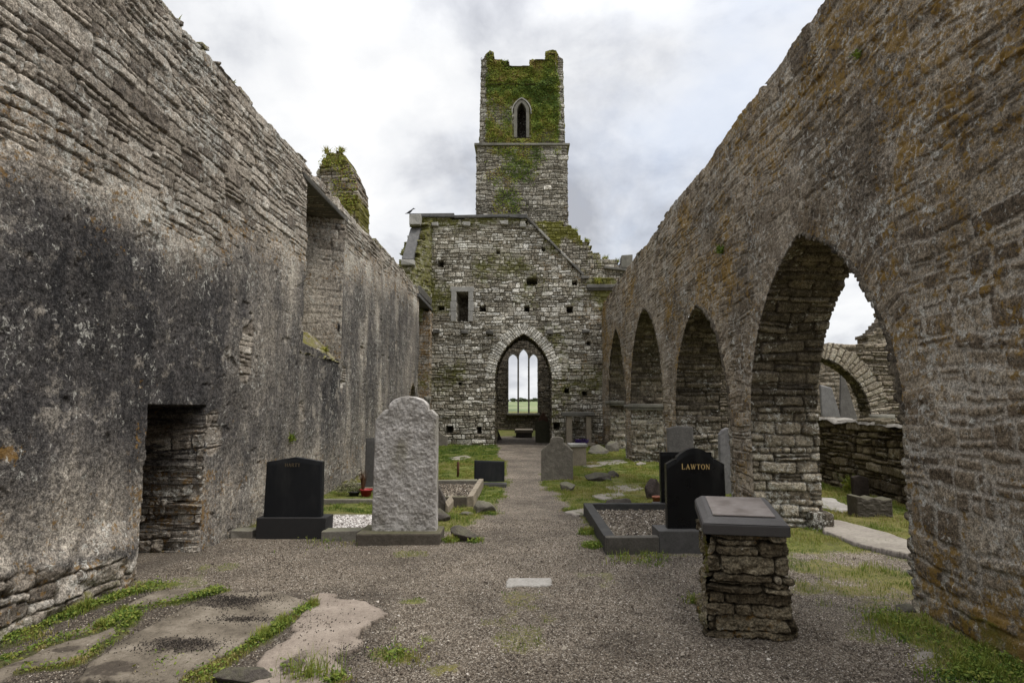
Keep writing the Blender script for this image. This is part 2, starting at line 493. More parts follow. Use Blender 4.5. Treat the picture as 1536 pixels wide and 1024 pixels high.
M_LINTEL = plain_stone('lintel_stone', (0.07, 0.066, 0.06), (0.17, 0.16, 0.14), 6, 0.4)
M_ASHLAR = plain_stone('ashlar_stone', (0.10, 0.095, 0.08), (0.24, 0.225, 0.19), 5, 0.4)
M_PALE_ASH = plain_stone('pale_dressed_stone', (0.20, 0.19, 0.17), (0.38, 0.365, 0.33), 5, 0.4)

# =================================================================== WALLS
XL, XR, YF = -3.65, 3.10, 23.5


def ground_z(x, y):
    x = np.asarray(x, float); y = np.asarray(y, float)
    return 0.16 * sstep(12, 24, y) + 0.025 * fbm(x * 0.6, y * 0.6, 3, 3)


def var_spacing(y0, y1, X, k=1.0, mn=0.009, mx=0.2):
    ys = [y0]
    while ys[-1] < y1:
        y = ys[-1]
        d = k * y * y / (600 * abs(X)) if y > 3.4 else max(0.014, 0.014 + (3.4 - y) * 0.05)
        ys.append(y + min(mx, max(mn, d)))
    return np.array(ys)


# ---- left wall ------------------------------------------------------------
left = thing('north_wall', 'tall roofless wall with dark stained plaster below bare coursed rubble and a small doorway', 'wall', (XL, 12, 0))
ys = var_spacing(-5, 20.62, XL, 0.9)
zs = np.arange(-0.25, 6.05, 0.0115)
_zl_y = np.array([-5, 3.9, 5, 6.2, 7.5, 9.8, 12, 14, 17, 21]); _zl_z = np.array([3.6, 3.55, 3.5, 3.45, 3.75, 4.15, 4.7, 5.0, 5.2, 5.4])


def plaster_l(u, v, m):
    zl = np.interp(u, _zl_y, _zl_z) + 0.35 * fbm(u * 0.9, v * 0.9, 4, 5) + 0.18 * fbm(u * 5, v * 5, 3, 6)
    p = sstep(0.22, -0.22, v - zl)
    foot = 0.42 - 0.09 * (u - 4) + 0.14 * fbm(u * 2.2, v * 2, 3, 8)
    p = p * np.where(u < 6, sstep(-0.02, 0.05, v - foot), 1.0)
    hol = fbm(u * 1.4 + 9, v * 1.4, 4, 14)
    p = p * (1 - sstep(0.47, 0.55, hol) * 0.9)
    return p


def mk_l(u, v, m, jo, ring):
    zl = np.interp(u, _zl_y, _zl_z)
    t = (zl - v)
    dk = sstep(-0.1, 0.5, t) * sstep(0.45, 1.6, v + 0.5 * fbm(u * 0.8, v * 0.5, 3, 91)) * (0.55 + 1.1 * fbm(u * 0.9 + 3, v * 0.45, 5, 90))
    dk = dk * np.where(u > 12, 0.55, 1.0) + 0.7 * sstep(0.5, 0.36, v + 0.07 * (u - 4.5)) * (u < 6)
    pale = np.where(u < 12, sstep(1.3, 0.5, v) * sstep(0.3, 0.5, v), 0.25) * 0.32 + 0.9 * sstep(0.9, 0.1, zl - v) * (0.6 + fbm(u * 1.1, v * 1.1, 3, 93)) + 0.6 * sstep(0.2, 0.6, fbm(u * 1.7, v * 0.8, 4, 92)) * sstep(8, 13, u)
    jamb = np.exp(-np.abs(u - 5.72) / 0.14) * (v < 1.9) + np.exp(-np.abs(u - 7.0) / 0.14) * (v < 1.9)
    och = 0.15 * sstep(3.0, 4.2, v) + 0.35 * sstep(1.0, 0.1, zl - v) * (v < zl + .3) + 0.4 * jamb + 0.35 * (v < 0.9)
    blob = np.exp(-(((u - 4.28) / 0.11) ** 2 + ((v - 1.28) / 0.06) ** 2))
    och = och + 1.6 * blob
    moss = 0.28 * sstep(0.4, 0.7, fbm(u * 2, v * 2, 3, 95)) + 0.45 * sstep(5.5, 5.75, v) + 0.35 * (v < 0.12)
    return pack(moss, np.clip(och, 0, 1.6), np.clip(dk, 0, 1), np.clip(pale, 0, 1))


def top_l(u, v):
    return 5.72 + 0.07 * fbm(u * 1.3, u * 0, 3, 33) + 0.05 * vnoise(u * 4, u * 0, 34) - 0.08 * sstep(9.6, 10.2, u) + 0.14 * sstep(12, 17, u)


def disp_l(u, v):
    foot = 0.10 * sstep(0.62, 0.3, v + 0.06 * fbm(u * 3, v * 3, 3, 8)) * sstep(5.9, 5.5, u)
    return foot * (1 + 0.8 * fbm(u * 4, v * 4, 3, 18)) + 0.03 * fbm(u * 0.5, v * 0.5, 2, 19)


DR = (5.80, 6.93, 1.63)
WN = (9.80, 11.85, 2.62, 5.42)
niche = arch_curve(19.3, 20.3, 1.75, 2.42)
h_door = lambda u, v: (u > DR[0] + 0.05 * sstep(0, 1.6, v) + 0.02 * vnoise(v * 7, u * 0, 4)) & (u < DR[1] - 0.03 * sstep(0, 1.6, v) + 0.02 * vnoise(v * 6, u * 0, 5)) & (v < DR[2])
h_win = lambda u, v: (u > WN[0] + 0.05 * vnoise(v * 5, u * 0, 6)) & (u < WN[1] + 0.05 * vnoise(v * 5, u * 0, 7)) & (v > WN[2] + 0.03 * vnoise(u * 4, v * 0, 9) + 0.25 * (u - 10.8) * -0.3) & (v < WN[3] - 0.02)
face('wall_face', (XL, 0, 0), (0, 1, 0), (1, 0, 0), ys, zs, M_LEFT, left, 101, (0.06, 0.20), (0.16, 0.62), 0.030, 0.022, 0.009, 0.012,
     top=top_l, holes=(h_door, h_win, lambda u, v: arch_inside(niche, u, v)), plaster=plaster_l, pl_rough=0.022, mk=mk_l, disp=disp_l, rim=0.85, split=0.5, miss=0.02, relief=lambda u, v: 0.8 + 0 * u)


def mkc(a, b, c, d):
    return lambda u, v, m, jo, ring: pack(a + 0 * u, b + 0 * u, c + 0 * u, d + 0 * u)


# doorway: far jamb, near jamb, back, flat head
ds_ = 0.012
face('door_jamb', (XL - 0.01, 6.93, 0), (-1, 0, 0), (0, -1, 0), np.arange(-0.03, 1.0, 0.008), np.arange(-0.1, 1.66, 0.008), M_LEFT, left, 31, (0.09, 0.2), (0.18, 0.45), 0.045, 0.045, 0.012, 0.016, rim=0, miss=0.06, split=0.25,
     mk=lambda u, v, m, jo, r: pack(0.3 * (v < 0.5) + 0 * u, np.where(u < 0.14, 0.35, 0.05), 0 * u, np.where(v < 0.9, 1.0, 0.5)))
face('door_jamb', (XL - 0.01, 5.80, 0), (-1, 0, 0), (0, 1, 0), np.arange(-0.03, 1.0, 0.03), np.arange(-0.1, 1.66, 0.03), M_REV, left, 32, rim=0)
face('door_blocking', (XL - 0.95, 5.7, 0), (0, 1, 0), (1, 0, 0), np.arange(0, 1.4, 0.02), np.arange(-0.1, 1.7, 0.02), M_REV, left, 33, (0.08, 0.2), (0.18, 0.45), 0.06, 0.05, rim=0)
face('door_lintel', (XL, 5.7, 1.66), (0, 1, 0), (0, 0, -1), np.arange(0, 1.4, 0.03), np.arange(0.0, 1.0, 0.03), M_LINTEL, left, 34, (0.2, 0.4), (0.8, 1.6), 0.02, 0.01, rim=0, wvec=(-1, 0, 0))
# blocked window embrasure
jy = 11.85
Uv = np.array([-0.85, -0.42, 0.0]); Ul = np.linalg.norm(Uv); Uv = Uv / Ul
face('window_jamb', (XL, jy, 0), Uv, (0.42 / Ul * -1 * -1, -0.85 / Ul, 0), np.arange(-0.03, Ul, 0.02), np.arange(2.4, 5.5, 0.02), M_LEFT, left, 41, (0.12, 0.24), (0.25, 0.6), 0.03, 0.02, rim=0,
     plaster=lambda u, v, m: 0.75 * sstep(5.0, 4.6, v + 0.4 * fbm(u * 3, v * 3, 3, 4)), mk=mkc(0.0, 0.35, 0.0, 0.55))
face('window_jamb', (XL - 0.85, WN[0] + 0.35, 0), (0.92, -0.38, 0), (0.38, 0.92, 0), np.arange(0, 0.95, 0.04), np.arange(2.4, 5.5, 0.04), M_LEFT, left, 42, rim=0)
face('window_blocking', (XL - 0.84, WN[0], 0), (0, 1, 0), (1, 0, 0), np.arange(0, 2.1, 0.025), np.arange(2.4, 5.6, 0.025), M_LEFT, left, 43, rim=0, mk=mkc(0, .2, .3, .3))
face('window_sill', (XL + 0.03, WN[0] - 0.1, 2.50), (0, 1, 0), (0.7, 0, 0.714), np.arange(0, 2.3, 0.025), np.arange(0, 0.95, 0.025), M_LEFT, left, 44, (0.2, 0.4), (0.2, 0.5), 0.05, rim=0, wvec=(-1, 0, 0.95), mk=mkc(0.55, 0.4, 0, 0.2))


def box_bm(name, lo, hi, mat, parent, bev=0.012, seg=2, rot=None, piv=None, jitter=0.0):
    import bmesh
    bm = bmesh.new(); bmesh.ops.create_cube(bm, size=1)
    lo = Vector(lo); hi = Vector(hi)
    for v in bm.verts:
        v.co = Vector((lo[i] + (v.co[i] + 0.5) * (hi[i] - lo[i]) for i in range(3)))
        if jitter: v.co += Vector((random.gauss(0, jitter) for _ in range(3)))
    if bev: bmesh.ops.bevel(bm, geom=bm.edges[:], offset=bev, segments=seg, affect='EDGES', profile=0.6)
    if rot is not None:
        bmesh.ops.rotate(bm, cent=piv or (lo + hi) / 2, matrix=rot, verts=bm.verts[:])
    me = bpy.data.meshes.new(name); bm.to_mesh(me); bm.free()
    return link(name, me, mat, parent)


box_bm('window_lintel', (XL - 0.86, WN[0] - 0.25, 5.40), (XL + 0.03, WN[1] + 0.2, 5.49), M_LINTEL, left, 0.012, 2, jitter=0.01)
# niche lining near the corner
face('niche_back', (XL - 0.45, 19.1, 0), (0, 1, 0), (1, 0, 0), np.arange(0, 1.4, 0.05), np.arange(-0.1, 2.6, 0.05), M_REV, left, 45, rim=0)
reveal('niche_lining', niche, (XL, 0, 0), (0, 1, 0), (1, 0, 0), 0.5, M_PALEW, left, 46, ds=0.05, dd=0.05)
# corner window splay, its jamb, dripstone and shafts
face('corner_splay', (XL, 22.95, 0), (-1, 0, 0), (0, -1, 0), np.arange(-0.06, 0.9, 0.025), np.arange(-0.1, 5.35, 0.025), M_LEFT, left, 47, (0.1, 0.25), (0.2, 0.5), 0.03, rim=0.6,
     plaster=lambda u, v, m: 0.6 + 0 * u, mk=lambda u, v, m, jo, r: pack(0.5 * np.exp(-((v - 2.6) / 0.7) ** 2), 0.7 + 0 * u, 0 * u, 0.5 + 0 * u))
face('corner_back', (XL - 0.8, 20.4, 0), (0, 1, 0), (1, 0, 0), np.arange(0, 3.2, 0.05), np.arange(-0.1, 5.6, 0.05), M_LEFT, left, 48, rim=0, mk=mkc(0.1, 0.4, 0.1, 0.2))
face('corner_pier', (XL, 22.95, 0), (0, 1, 0), (1, 0, 0), np.arange(0, 0.6, 0.03), np.arange(-0.1, 5.75, 0.03), M_LEFT, left, 49, rim=0, mk=mkc(0.1, 0.8, 0.0, 0.5))
box_bm('corner_lintel', (XL - 0.8, 20.4, 5.42), (XL + 0.06, 23.45, 5.54), M_SLATE, left, 0.015)
box_bm('corner_coping', (XL - 0.75, 20.7, 5.62), (XL + 0.02, 23.4, 5.86), M_LINTEL, left, 0.03, jitter=0.03)


def lathe(name, prof, mat, parent, at=(0, 0, 0), n=16, sx=1.0, sy=1.0):
    V = []; F = []
    for r, z in prof:
        for k in range(n):
            a = 2 * math.pi * k / n
            V.append((at[0] + r * sx * math.cos(a), at[1] + r * sy * math.sin(a), at[2] + z))
    m = len(prof)
    for i in range(m - 1):
        for k in range(n):
            F.append((i * n + k, i * n + (k + 1) % n, (i + 1) * n + (k + 1) % n, (i + 1) * n + k))
    caps = [np.array([[k for k in range(n)][::-1]]), np.array([[(m - 1) * n + k for k in range(n)]])]
    return link(name, raw_mesh(name, V, [np.array(F)] + caps, None, True), mat, parent)


for k, (dx, dy) in enumerate(((0.05, 22.35), (0.11, 22.6), (0.05, 22.85))):
    lathe('window_shaft', [(0.085, 0.0), (0.085, 0.12), (0.055, 0.16), (0.055, 1.75), (0.08, 1.8), (0.085, 1.9), (0.06, 1.92)], M_ASHLAR, left, (XL + dx, dy, 0.12), 10)

# ---- right wall: the arcade ------------------------------------------------
arc = thing('arcade_wall', 'tall lichen stained arcade wall pierced by pointed arches on thick piers', 'wall', (XR, 12, 0))
A1 = arch_curve(4.93, 8.18, 1.35, 3.53)
A2 = arch_curve(9.07, 12.2, 1.45, 3.42)
A3 = arch_curve(13.3, 17.25, 1.75, 4.15)
A4 = arch_curve(18.3, 21.55, 1.9, 4.25)
ARCHES = (A1, A2, A3, A4)
ysr = var_spacing(-5, 23.45, XR, 0.9)


def plaster_r(u, v, m):
    p = 0.15 + 1.5 * fbm(u * 0.8, v * 0.8, 5, 55)
    p = p * sstep(5.25, 4.6, v + 0.3 * fbm(u * 0.8, v, 3, 57)) * sstep(0.3, 1.6, v - 1.4 * sstep(5.2, 4.6, u) + 0.3 * fbm(u, v, 3, 58))
    for a in ARCHES:
        s, rad, dz = arch_ring(a, u, v)
        p = p * np.where((dz > 0) & (a is A1) & (u < a['mid']), sstep(0.1, 0.7, rad), 1)
    p = p * (1 - 0.85 * sstep(6.0, 5.2, u) * sstep(3.2, 2.2, v + 0.5 * fbm(u, v, 3, 59)))
    return np.clip(p, 0, 0.7)


def mk_r(u, v, m, jo, ring):
    och = 0.27 + 0.85 * fbm(u * 0.7, v * 0.8, 4, 60) + 0.15 * (m[1] > 0.8) + 0.30 * sstep(6, 4.4, u) * sstep(3, 1, v)
    dk = 0.6 * sstep(0.0, 0.5, fbm(u * 0.8 + 5, v * 0.6, 4, 61)) + 0.4 * sstep(5.2, 4.0, u) * sstep(2.6, 0.6, v)
    pale = 0.3 + 0.5 * fbm(u * 1.5, v * 1.1, 4, 62)
    moss = 0.22 * sstep(0.3, 0.7, fbm(u * 1.2, v * 1.2, 4, 63)) + 0.3 * (v < 0.2) + 0.3 * sstep(5.55, 5.7, v)
    return pack(moss, np.clip(och, 0, 1), np.clip(dk, 0, 1), np.clip(pale, 0, 1))


def top_r(u, v):
    return 5.74 + 0.07 * fbm(u * 1.1, u * 0, 3, 83) + 0.06 * vnoise(u * 3.6, u * 0, 84) - 0.10 * sstep(16, 22, u)


face('wall_face', (XR, 0, 0), (0, 1, 0), (-1, 0, 0), ysr, np.arange(-0.25, 6.0, 0.0115), M_RIGHT, arc, 201, (0.08, 0.22), (0.13, 0.46), 0.032, 0.012, 0.009, 0.014,
     top=top_r, holes=[(lambda a: (lambda u, v: arch_inside(a, u, v, 0.012)))(a) for a in ARCHES], plaster=plaster_r, pl_rough=0.05, mk=mk_r,
     split=0.30, warp=0.055, miss=0.015, relief=lambda u, v: 0.95 - 0.45 * sstep(6.4, 5.0, u) * sstep(4.2, 2.6, v), jw=lambda u, v: 0.002 + 0.010 * sstep(6.2, 5.0, u) * sstep(3.4, 2.2, v) + 0.006 * sstep(0, 0.5, fbm(u, v, 3, 65)), rings=[(a_, 0.38, 0.0, (0.06, 0.13)) for a_ in ARCHES], rim=0.88, rimpred=lambda p: p[:, 2] > 5.2, disp=lambda u, v: 0.03 * fbm(u * 0.5, v * 0.5, 2, 22))


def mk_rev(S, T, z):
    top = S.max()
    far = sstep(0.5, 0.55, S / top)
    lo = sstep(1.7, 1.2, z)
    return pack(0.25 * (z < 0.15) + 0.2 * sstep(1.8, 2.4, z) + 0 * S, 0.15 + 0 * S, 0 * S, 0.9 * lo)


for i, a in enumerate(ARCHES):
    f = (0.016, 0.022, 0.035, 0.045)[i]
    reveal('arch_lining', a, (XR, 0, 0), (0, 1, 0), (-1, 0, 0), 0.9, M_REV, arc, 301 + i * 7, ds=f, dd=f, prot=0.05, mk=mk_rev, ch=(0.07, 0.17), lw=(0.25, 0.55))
# back of the arcade wall
face('wall_back', (XR + 0.88, 0, 0), (0, 1, 0), (1, 0, 0), np.arange(-5, 23.5, 0.08), np.arange(-0.2, 5.7, 0.08), M_RIGHT, arc, 203, (0.12, 0.25), (0.2, 0.6), rim=0,
     holes=[(lambda a: (lambda u, v: arch_inside(a, u, v, 0.04)))(a) for a in ARCHES], mk=mkc(0.1, 0.3, 0.1, 0.2))
# imposts on the far piers, and base courses
for (y0, y1, z0) in ((17.2, 18.35, 1.62), (21.45, 22.4, 1.76)):
    box_bm('pier_impost', (XR - 0.05, y0 - 0.1, z0), (XR + 0.96, y1 + 0.06, z0 + 0.10), M_ASHLAR, arc, 0.02, jitter=0.008)
    box_bm('pier_impost', (XR - 0.01, y0 - 0.05, z0 - 0.07), (XR + 0.92, y1 + 0.03, z0 - 0.002), M_ASHLAR, arc, 0.02, jitter=0.006)
box_bm('pier_base', (XR + 0.66, 8.02, -0.1), (XR + 0.96, 8.3, 0.24), M_REV, arc, 0.02, jitter=0.012)

# ---- gable wall at the end of the nave -------------------------------------
gab = thing('gable_wall', 'pale coursed rubble end wall with tall pointed doorway and slit window under the tower', 'wall', (0, YF, 0))
D = arch_curve(-1.08, 1.08, 2.75, 4.5)
us = np.arange(-4.5, 4.3, 0.0155); vs = np.arange(-0.1, 9.45, 0.0155)


def top_g(u, v):
    t = np.interp(u, [-4.7, -3.9, 0.0, 0.12, 2.3, 2.45, 4.3], [9.28, 9.28, 9.25, 9.2, 6.95, 6.85, 6.75])
    return t + 0.03 * vnoise(u * 3, u * 0, 3)


def mk_g(u, v, m, jo, ring):
    moss = 0.28 + 0.5 * fbm(u * 0.7, v * 0.7, 4, 71) + 0.35 * sstep(-3.2, -3.9, u) * sstep(4.5, 6.5, v) + 0.35 * sstep(8.4, 9.2, v) + 0.3 * sstep(2.2, 3, u) * sstep(5.5, 6.6, v)
    moss = moss * (1 - ring)
    dk = 0.5 * sstep(2.6, 0.6, v + 0.7 * fbm(u * 0.6, v * 0.6, 3, 72)) + 0.35 * sstep(0.1, 0.6, fbm(u * 0.5 + 4, v * 0.5, 3, 73)) + 0.35 * sstep(6.5, 8, v) * sstep(-1, 2, u)
    och = 0.2 + 0.5 * sstep(1.5, 3, u) * (0.5 + fbm(u, v, 3, 74)) + 0.3 * sstep(6.2, 7.2, v) * sstep(0, 1, u)
    pale = 0.9 * ring + 0.3 * sstep(0.5, 0, np.abs(v - 4.6) - 1.2)
    fr = ((np.abs(u + 2.42) < 0.40) & (np.abs(v - 5.6) < 0.86))
    return pack(np.clip(np.where(fr, 0.0, moss), 0, 1), np.clip(och, 0, 1), np.clip(np.where(fr, 0, dk), 0, 1), np.clip(pale, 0, 1))


pits = [(-2.42, 5.6, 0.46, 1.17, 1.3)]
for (px, py, w, h) in ((661, 395, 8, 9), (747, 378, 5, 5), (815, 374, 5, 5), (798, 422, 14, 9), (862, 424, 7, 7), (662, 462, 8, 6), (724, 463, 8, 8), (790, 463, 7, 8), (855, 465, 8, 8),
                       (674, 644, 9, 9), (719, 645, 6, 9), (835, 639, 8, 9), (850, 586, 6, 6), (877, 590, 6, 5), (883, 515, 5, 5), (690, 575, 4, 4)):
    x, z = onY(px, py, YF); pits.append((x, z, w / 900 * YF * 1.15, h / 900 * YF * 1.15, 0.9))
face('wall_face', (0, YF, 0), (1, 0, 0), (0, -1, 0), us, vs, M_FAR, gab, 401, (0.075, 0.2), (0.13, 0.52), 0.045, 0.034, 0.02, 0.012, top=top_g, holes=(lambda u, v: arch_inside(D, u, v, 0.02),),
     pits=pits, mk=mk_g, rings=((D, 0.42, 0.0, (0.07, 0.12)),), rbright=True, rim=1.0, rimpred=lambda p: (p[:, 2] > 5.0) | (np.abs(p[:, 0]) > 2.5), split=0.4, miss=0.012)
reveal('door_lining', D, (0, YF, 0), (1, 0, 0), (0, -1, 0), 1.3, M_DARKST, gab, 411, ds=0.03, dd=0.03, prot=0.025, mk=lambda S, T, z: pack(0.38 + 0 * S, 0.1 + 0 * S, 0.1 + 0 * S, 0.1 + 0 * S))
# window surround of dressed stone
for (x0, x1, z0, z1) in ((-2.86, -2.66, 5.0, 6.2), (-2.18, -1.99, 5.0, 6.2), (-2.9, -1.95, 6.19, 6.4)):
    n = 3 if z1 - z0 > 0.5 else 1
    for k in range(n):
        h = (z1 - z0) / n
        box_bm('window_surround', (x0 - 0.03 * (k % 2) * (x0 < -2.5), YF - 0.055, z0 + k * h + 0.006), (x1 + 0.03 * (k % 2) * (x1 > -2.3), YF + 0.3, z0 + (k + 1) * h - 0.006), M_PALE_ASH, gab, 0.012)
# coping, roof crease, ledge
box_bm('coping', (-4.56, YF - 0.12, 9.22), (-2.8, YF + 0.4, 9.40), M_SLATE, gab, 0.03, jitter=0.015)
box_bm('coping', (-2.78, YF - 0.10, 9.21), (-0.6, YF + 0.4, 9.33), M_SLATE, gab, 0.03, jitter=0.015)
box_bm('coping', (-0.58, YF - 0.10, 9.20), (0.16, YF + 0.4, 9.34), M_SLATE, gab, 0.03, jitter=0.012)
L = math.hypot(2.25, 2.32); ang = math.atan2(2.32, 2.25)
for k in range(5):
    cx_ = 0.16 + 2.24 * (k + 0.5) / 5; cz_ = 9.2 - 2.34 * (k + 0.5) / 5
    box_bm('roof_crease', (cx_ - L / 10 + 0.008, YF - 0.14, cz_ - 0.04), (cx_ + L / 10 - 0.008, YF + 0.2, cz_ + 0.04), M_PALE_ASH if k % 2 else M_LINTEL, gab, 0.012, rot=Matrix.Rotation(ang, 3, 'Y'), jitter=0.006)
box_bm('string_ledge', (2.5, YF - 0.22, 6.32), (4.2, YF + 0.1, 6.46), M_LINTEL, gab, 0.03, jitter=0.012)
box_bm('string_ledge', (2.55, YF - 0.14, 6.24), (4.2, YF + 0.1, 6.315), M_LINTEL, gab, 0.02)
box_bm('string_ledge', (2.3, YF - 0.2, 6.70), (2.62, YF + 0.1, 6.80), M_LINTEL, gab, 0.03, jitter=0.012)
for (px, py) in ((655, 498), (697, 498), (735, 499), (825, 499), (878, 497), (653, 338), (700, 338), (757, 336), (784, 340)):
    x, z = onY(px, py, YF)
    box_bm('corbel', (x - 0.13, YF - 0.2, z - 0.07), (x + 0.13, YF + 0.1, z + 0.08), M_LINTEL if py > 400 else M_PALE_ASH, gab, 0.025, jitter=0.015)
# mossy buttress at its left end
but = thing('corner_buttress', 'mossy stepped buttress with slate weathering rising at the left end of the gable', 'buttress', (-4.6, 22.6, 5.0))
face('buttress_side', (-4.15, 22.3, 0), (0.3846, 0.923, 0), (0.923, -0.3846, 0), np.arange(0, 1.3, 0.025), np.arange(4.9, 9.2, 0.03), M_FAR, but, 421, (0.1, 0.22), (0.2, 0.45), 0.06, rim=0.8,
     side=lambda u, v: v < 9.2 - (1.25 - u) * 1.7, mk=mkc(0.62, 0.35, 0.1, 0.1))
fr_w = lambda u, v: (u > -0.02 + 0 * v)
face('buttress_front', (-4.64, 22.3, 0), (1, 0, 0), (0, -1, 0), np.arange(0, 0.5, 0.02), np.arange(4.9, 6.95, 0.025), M_FAR, but, 422, (0.1, 0.22), (0.2, 0.45), 0.06, rim=0.5, mk=mkc(0.55, 0.45, 0, 0.5))


def sheet(name, p0, p1, p2, p3, th, mat, parent, bev=0.015):
    """a thick slab from four corners (counter-clockwise seen from outside)"""
    import bmesh
    p = [Vector(q) for q in (p0, p1, p2, p3)]
    n = (p[1] - p[0]).cross(p[3] - p[0]).normalized()
    bm = bmesh.new()
    a = [bm.verts.new(q) for q in p]; b = [bm.verts.new(q - n * th) for q in p]
    bm.faces.new(a); bm.faces.new(b[::-1])
    for i in range(4):
        bm.faces.new((a[i], b[i], b[(i + 1) % 4], a[(i + 1) % 4]))
    bmesh.ops.bevel(bm, geom=bm.edges[:], offset=bev, segments=2, affect='EDGES')
    me = bpy.data.meshes.new(name); bm.to_mesh(me); bm.free()
    return link(name, me, mat, parent)


sheet('slate_weathering', (-4.60, 22.22, 7.2), (-4.17, 22.22, 7.2), (-4.08, 23.3, 8.75), (-4.50, 23.3, 8.75), 0.16, M_SLATE, but)
box_bm('weathering_block', (-4.63, 22.15, 6.96), (-4.13, 22.6, 7.17), M_PALE_ASH, but, 0.03, jitter=0.02)
box_bm('coping_block', (-4.52, 23.05, 8.78), (-4.06, 23.37, 9.2), M_PALE_ASH, but, 0.03, jitter=0.02)

# ---- tower ------------------------------------------------------------------
tow = thing('bell_tower', 'tall narrow stone bell tower with battlements and a single lancet, half clothed in moss', 'tower', (-0.05, 26.9, 0))
TX0, TX1, TY0, TY1, TZ = -2.03, 1.92, 25.0, 28.9, 17.45
per = np.array([(TX0, TY0), (TX1, TY0), (TX1, TY1), (TX0, TY1), (TX0, TY0)])
W_, Dp = TX1 - TX0, TY1 - TY0
Ltot = 2 * (W_ + Dp)
lan = arch_curve(-0.28, 0.13, 14.55, 14.95)


CREN = ([-9, -2.0, -1.93, -1.80, -1.62, -1.42, -1.40, -0.72, -0.70, 0.28, 0.30, 1.04, 1.06, 1.35, 1.6, 1.75, 1.9, 9],
        [17.05, 17.05, 17.1, 17.3, 17.46, 17.36, 17.0, 16.98, 16.68, 16.68, 17.0, 17.0, 17.38, 17.48, 17.44, 17.2, 17.05, 17.05])


def tower_wall():
    ss = np.concatenate([np.arange(0, W_, 0.017), np.arange(W_, W_ + Dp, 0.06), np.arange(W_ + Dp, 2 * W_ + Dp, 0.1), np.arange(2 * W_ + Dp, Ltot, 0.06), [Ltot]])
    zz = np.arange(5.3, 17.6, 0.021)
    u, v = np.meshgrid(ss, zz)
    cl = np.concatenate([[0], np.cumsum([W_, Dp, W_, Dp])])
    x = np.interp(u, cl, per[:, 0]); y = np.interp(u, cl, per[:, 1])
    seg = np.clip(np.searchsorted(cl, u, side='right') - 1, 0, 3)
    nx = np.array([0, 1, 0, -1.0])[seg]; ny = np.array([-1, 0, 1, 0.0])[seg]
    m = masonry(u, v, 501, (0.085, 0.22), (0.14, 0.55), 0.05, 0.5)
    h, jo = stone_height(m, u, v, 501, 0.05, 0.035, 0.025, 0.015, 0.01)
    cxm, cym = 0.5 * (TX0 + TX1), 0.5 * (TY0 + TY1)
    inset = 0.10 * sstep(12.9, 13.1, v) + 0.06 * sstep(12, 17.5, v)
    k = 1 - inset / (W_ / 2)
    x = cxm + (x - cxm) * k; y = cym + (y - cym) * k
    X = x + nx * h; Y = y + ny * h
    P = np.stack([X, Y, v], -1)
    xs = m[7] + TX0                       # x for the front face
    tf = np.interp(xs, [-9, -1.93, -1.90, -1.42, -1.40, -0.72, -0.70, 0.28, 0.30, 1.04, 1.06, 1.6, 1.75, 9],
                   [17.1, 17.1, 17.3, 17.42, 17.0, 16.98, 16.68, 16.68, 17.0, 17.0, 17.36, 17.42, 17.2, 17.1])
    xx = m[7]
    tf = np.where(xx <= W_, tf, np.where(np.abs(((xx - W_) % 1.3) - 0.65) < 0.3, 16.7, 17.1))
    kp = np.where(u <= W_, v + 0.05 * (m[2] - .5), m[8]) < np.where(u <= W_, np.interp(u + TX0, *CREN), tf)
    hole = (u < W_) & arch_inside(lan, u + TX0, v) & (v > 13.35)
    kp &= ~hole
    keep = kp[:-1, :-1] & kp[1:, 1:] & kp[:-1, 1:] & kp[1:, :-1]
    xf = u + TX0
    corner = sstep(1.62, 1.82, np.abs(xf + 0.05) + 0.1 * (m[1] - .5)) * (u < W_)
    moss = 0.36 + 0.75 * fbm(u * 0.7, v * 0.7, 4, 510) + 0.34 * sstep(11.8, 13.5, v) - 0.7 * corner - 0.5 * sstep(12.2, 10.2, v) + 0.25 * sstep(16.4, 17, v)
    och = 0.15 + 0.25 * fbm(u, v, 3, 9)
    dk = 0.35 * sstep(0.0, 0.5, fbm(u * 0.6, v * 0.6, 3, 512)) + 0.2 * sstep(11.5, 10, v)
    pale = 0.6 * corner
    # solid parapet thickness
    F_rim_dir = None
    o = build('tower_wall', P, M_TOWER, tow, keep=keep, attrs={'st': pack(m[1], jo, 0 * u, m[2]), 'mk': pack(np.clip(moss, 0, 1), np.clip(och, 0, 1), dk, pale)})
    return o


tower_wall()
# inner parapet skin so the battlements have thickness, tower roof deck
K = 0.45
for (nm, O_, U_, N_, ln) in (('parapet_inner', (TX0 + K, TY0 + K, 0), (1, 0, 0), (0, 1, 0), W_ - 2 * K), ('parapet_inner', (TX0 + K, TY1 - K, 0), (1, 0, 0), (0, -1, 0), W_ - 2 * K)):
    face(nm, O_, U_, N_, np.arange(0, ln, 0.06), np.arange(15.8, 17.5, 0.06), M_TOWER, tow, 520, rim=0.42,
         top=lambda u, v: np.interp(u + TX0 + K, [-1.42, -1.40, -0.72, -0.70, 0.28, 0.30, 1.04, 1.06], [17.3, 16.95, 16.95, 16.64, 16.64, 16.95, 16.95, 17.3]))
box_bm('tower_deck', (TX0 + 0.2, TY0 + 0.2, 15.7), (TX1 - 0.2, TY1 - 0.2, 15.9), M_LINTEL, tow, 0.01)
box_bm('string_course', (TX0 - 0.10, TY0 - 0.10, 12.92), (TX1 + 0.10, TY0 - 0.005, 13.02), M_ASHLAR, tow, 0.02, jitter=0.006)
box_bm('string_course', (TX0 - 0.10, TY0 - 0.002, 12.92), (TX0 - 0.005, TY1 + 0.1, 13.02), M_PALE_ASH, tow, 0.02, jitter=0.006)
box_bm('string_course', (TX1 + 0.005, TY0 - 0.002, 12.92), (TX1 + 0.10, TY1 + 0.1, 13.02), M_PALE_ASH, tow, 0.02, jitter=0.006)
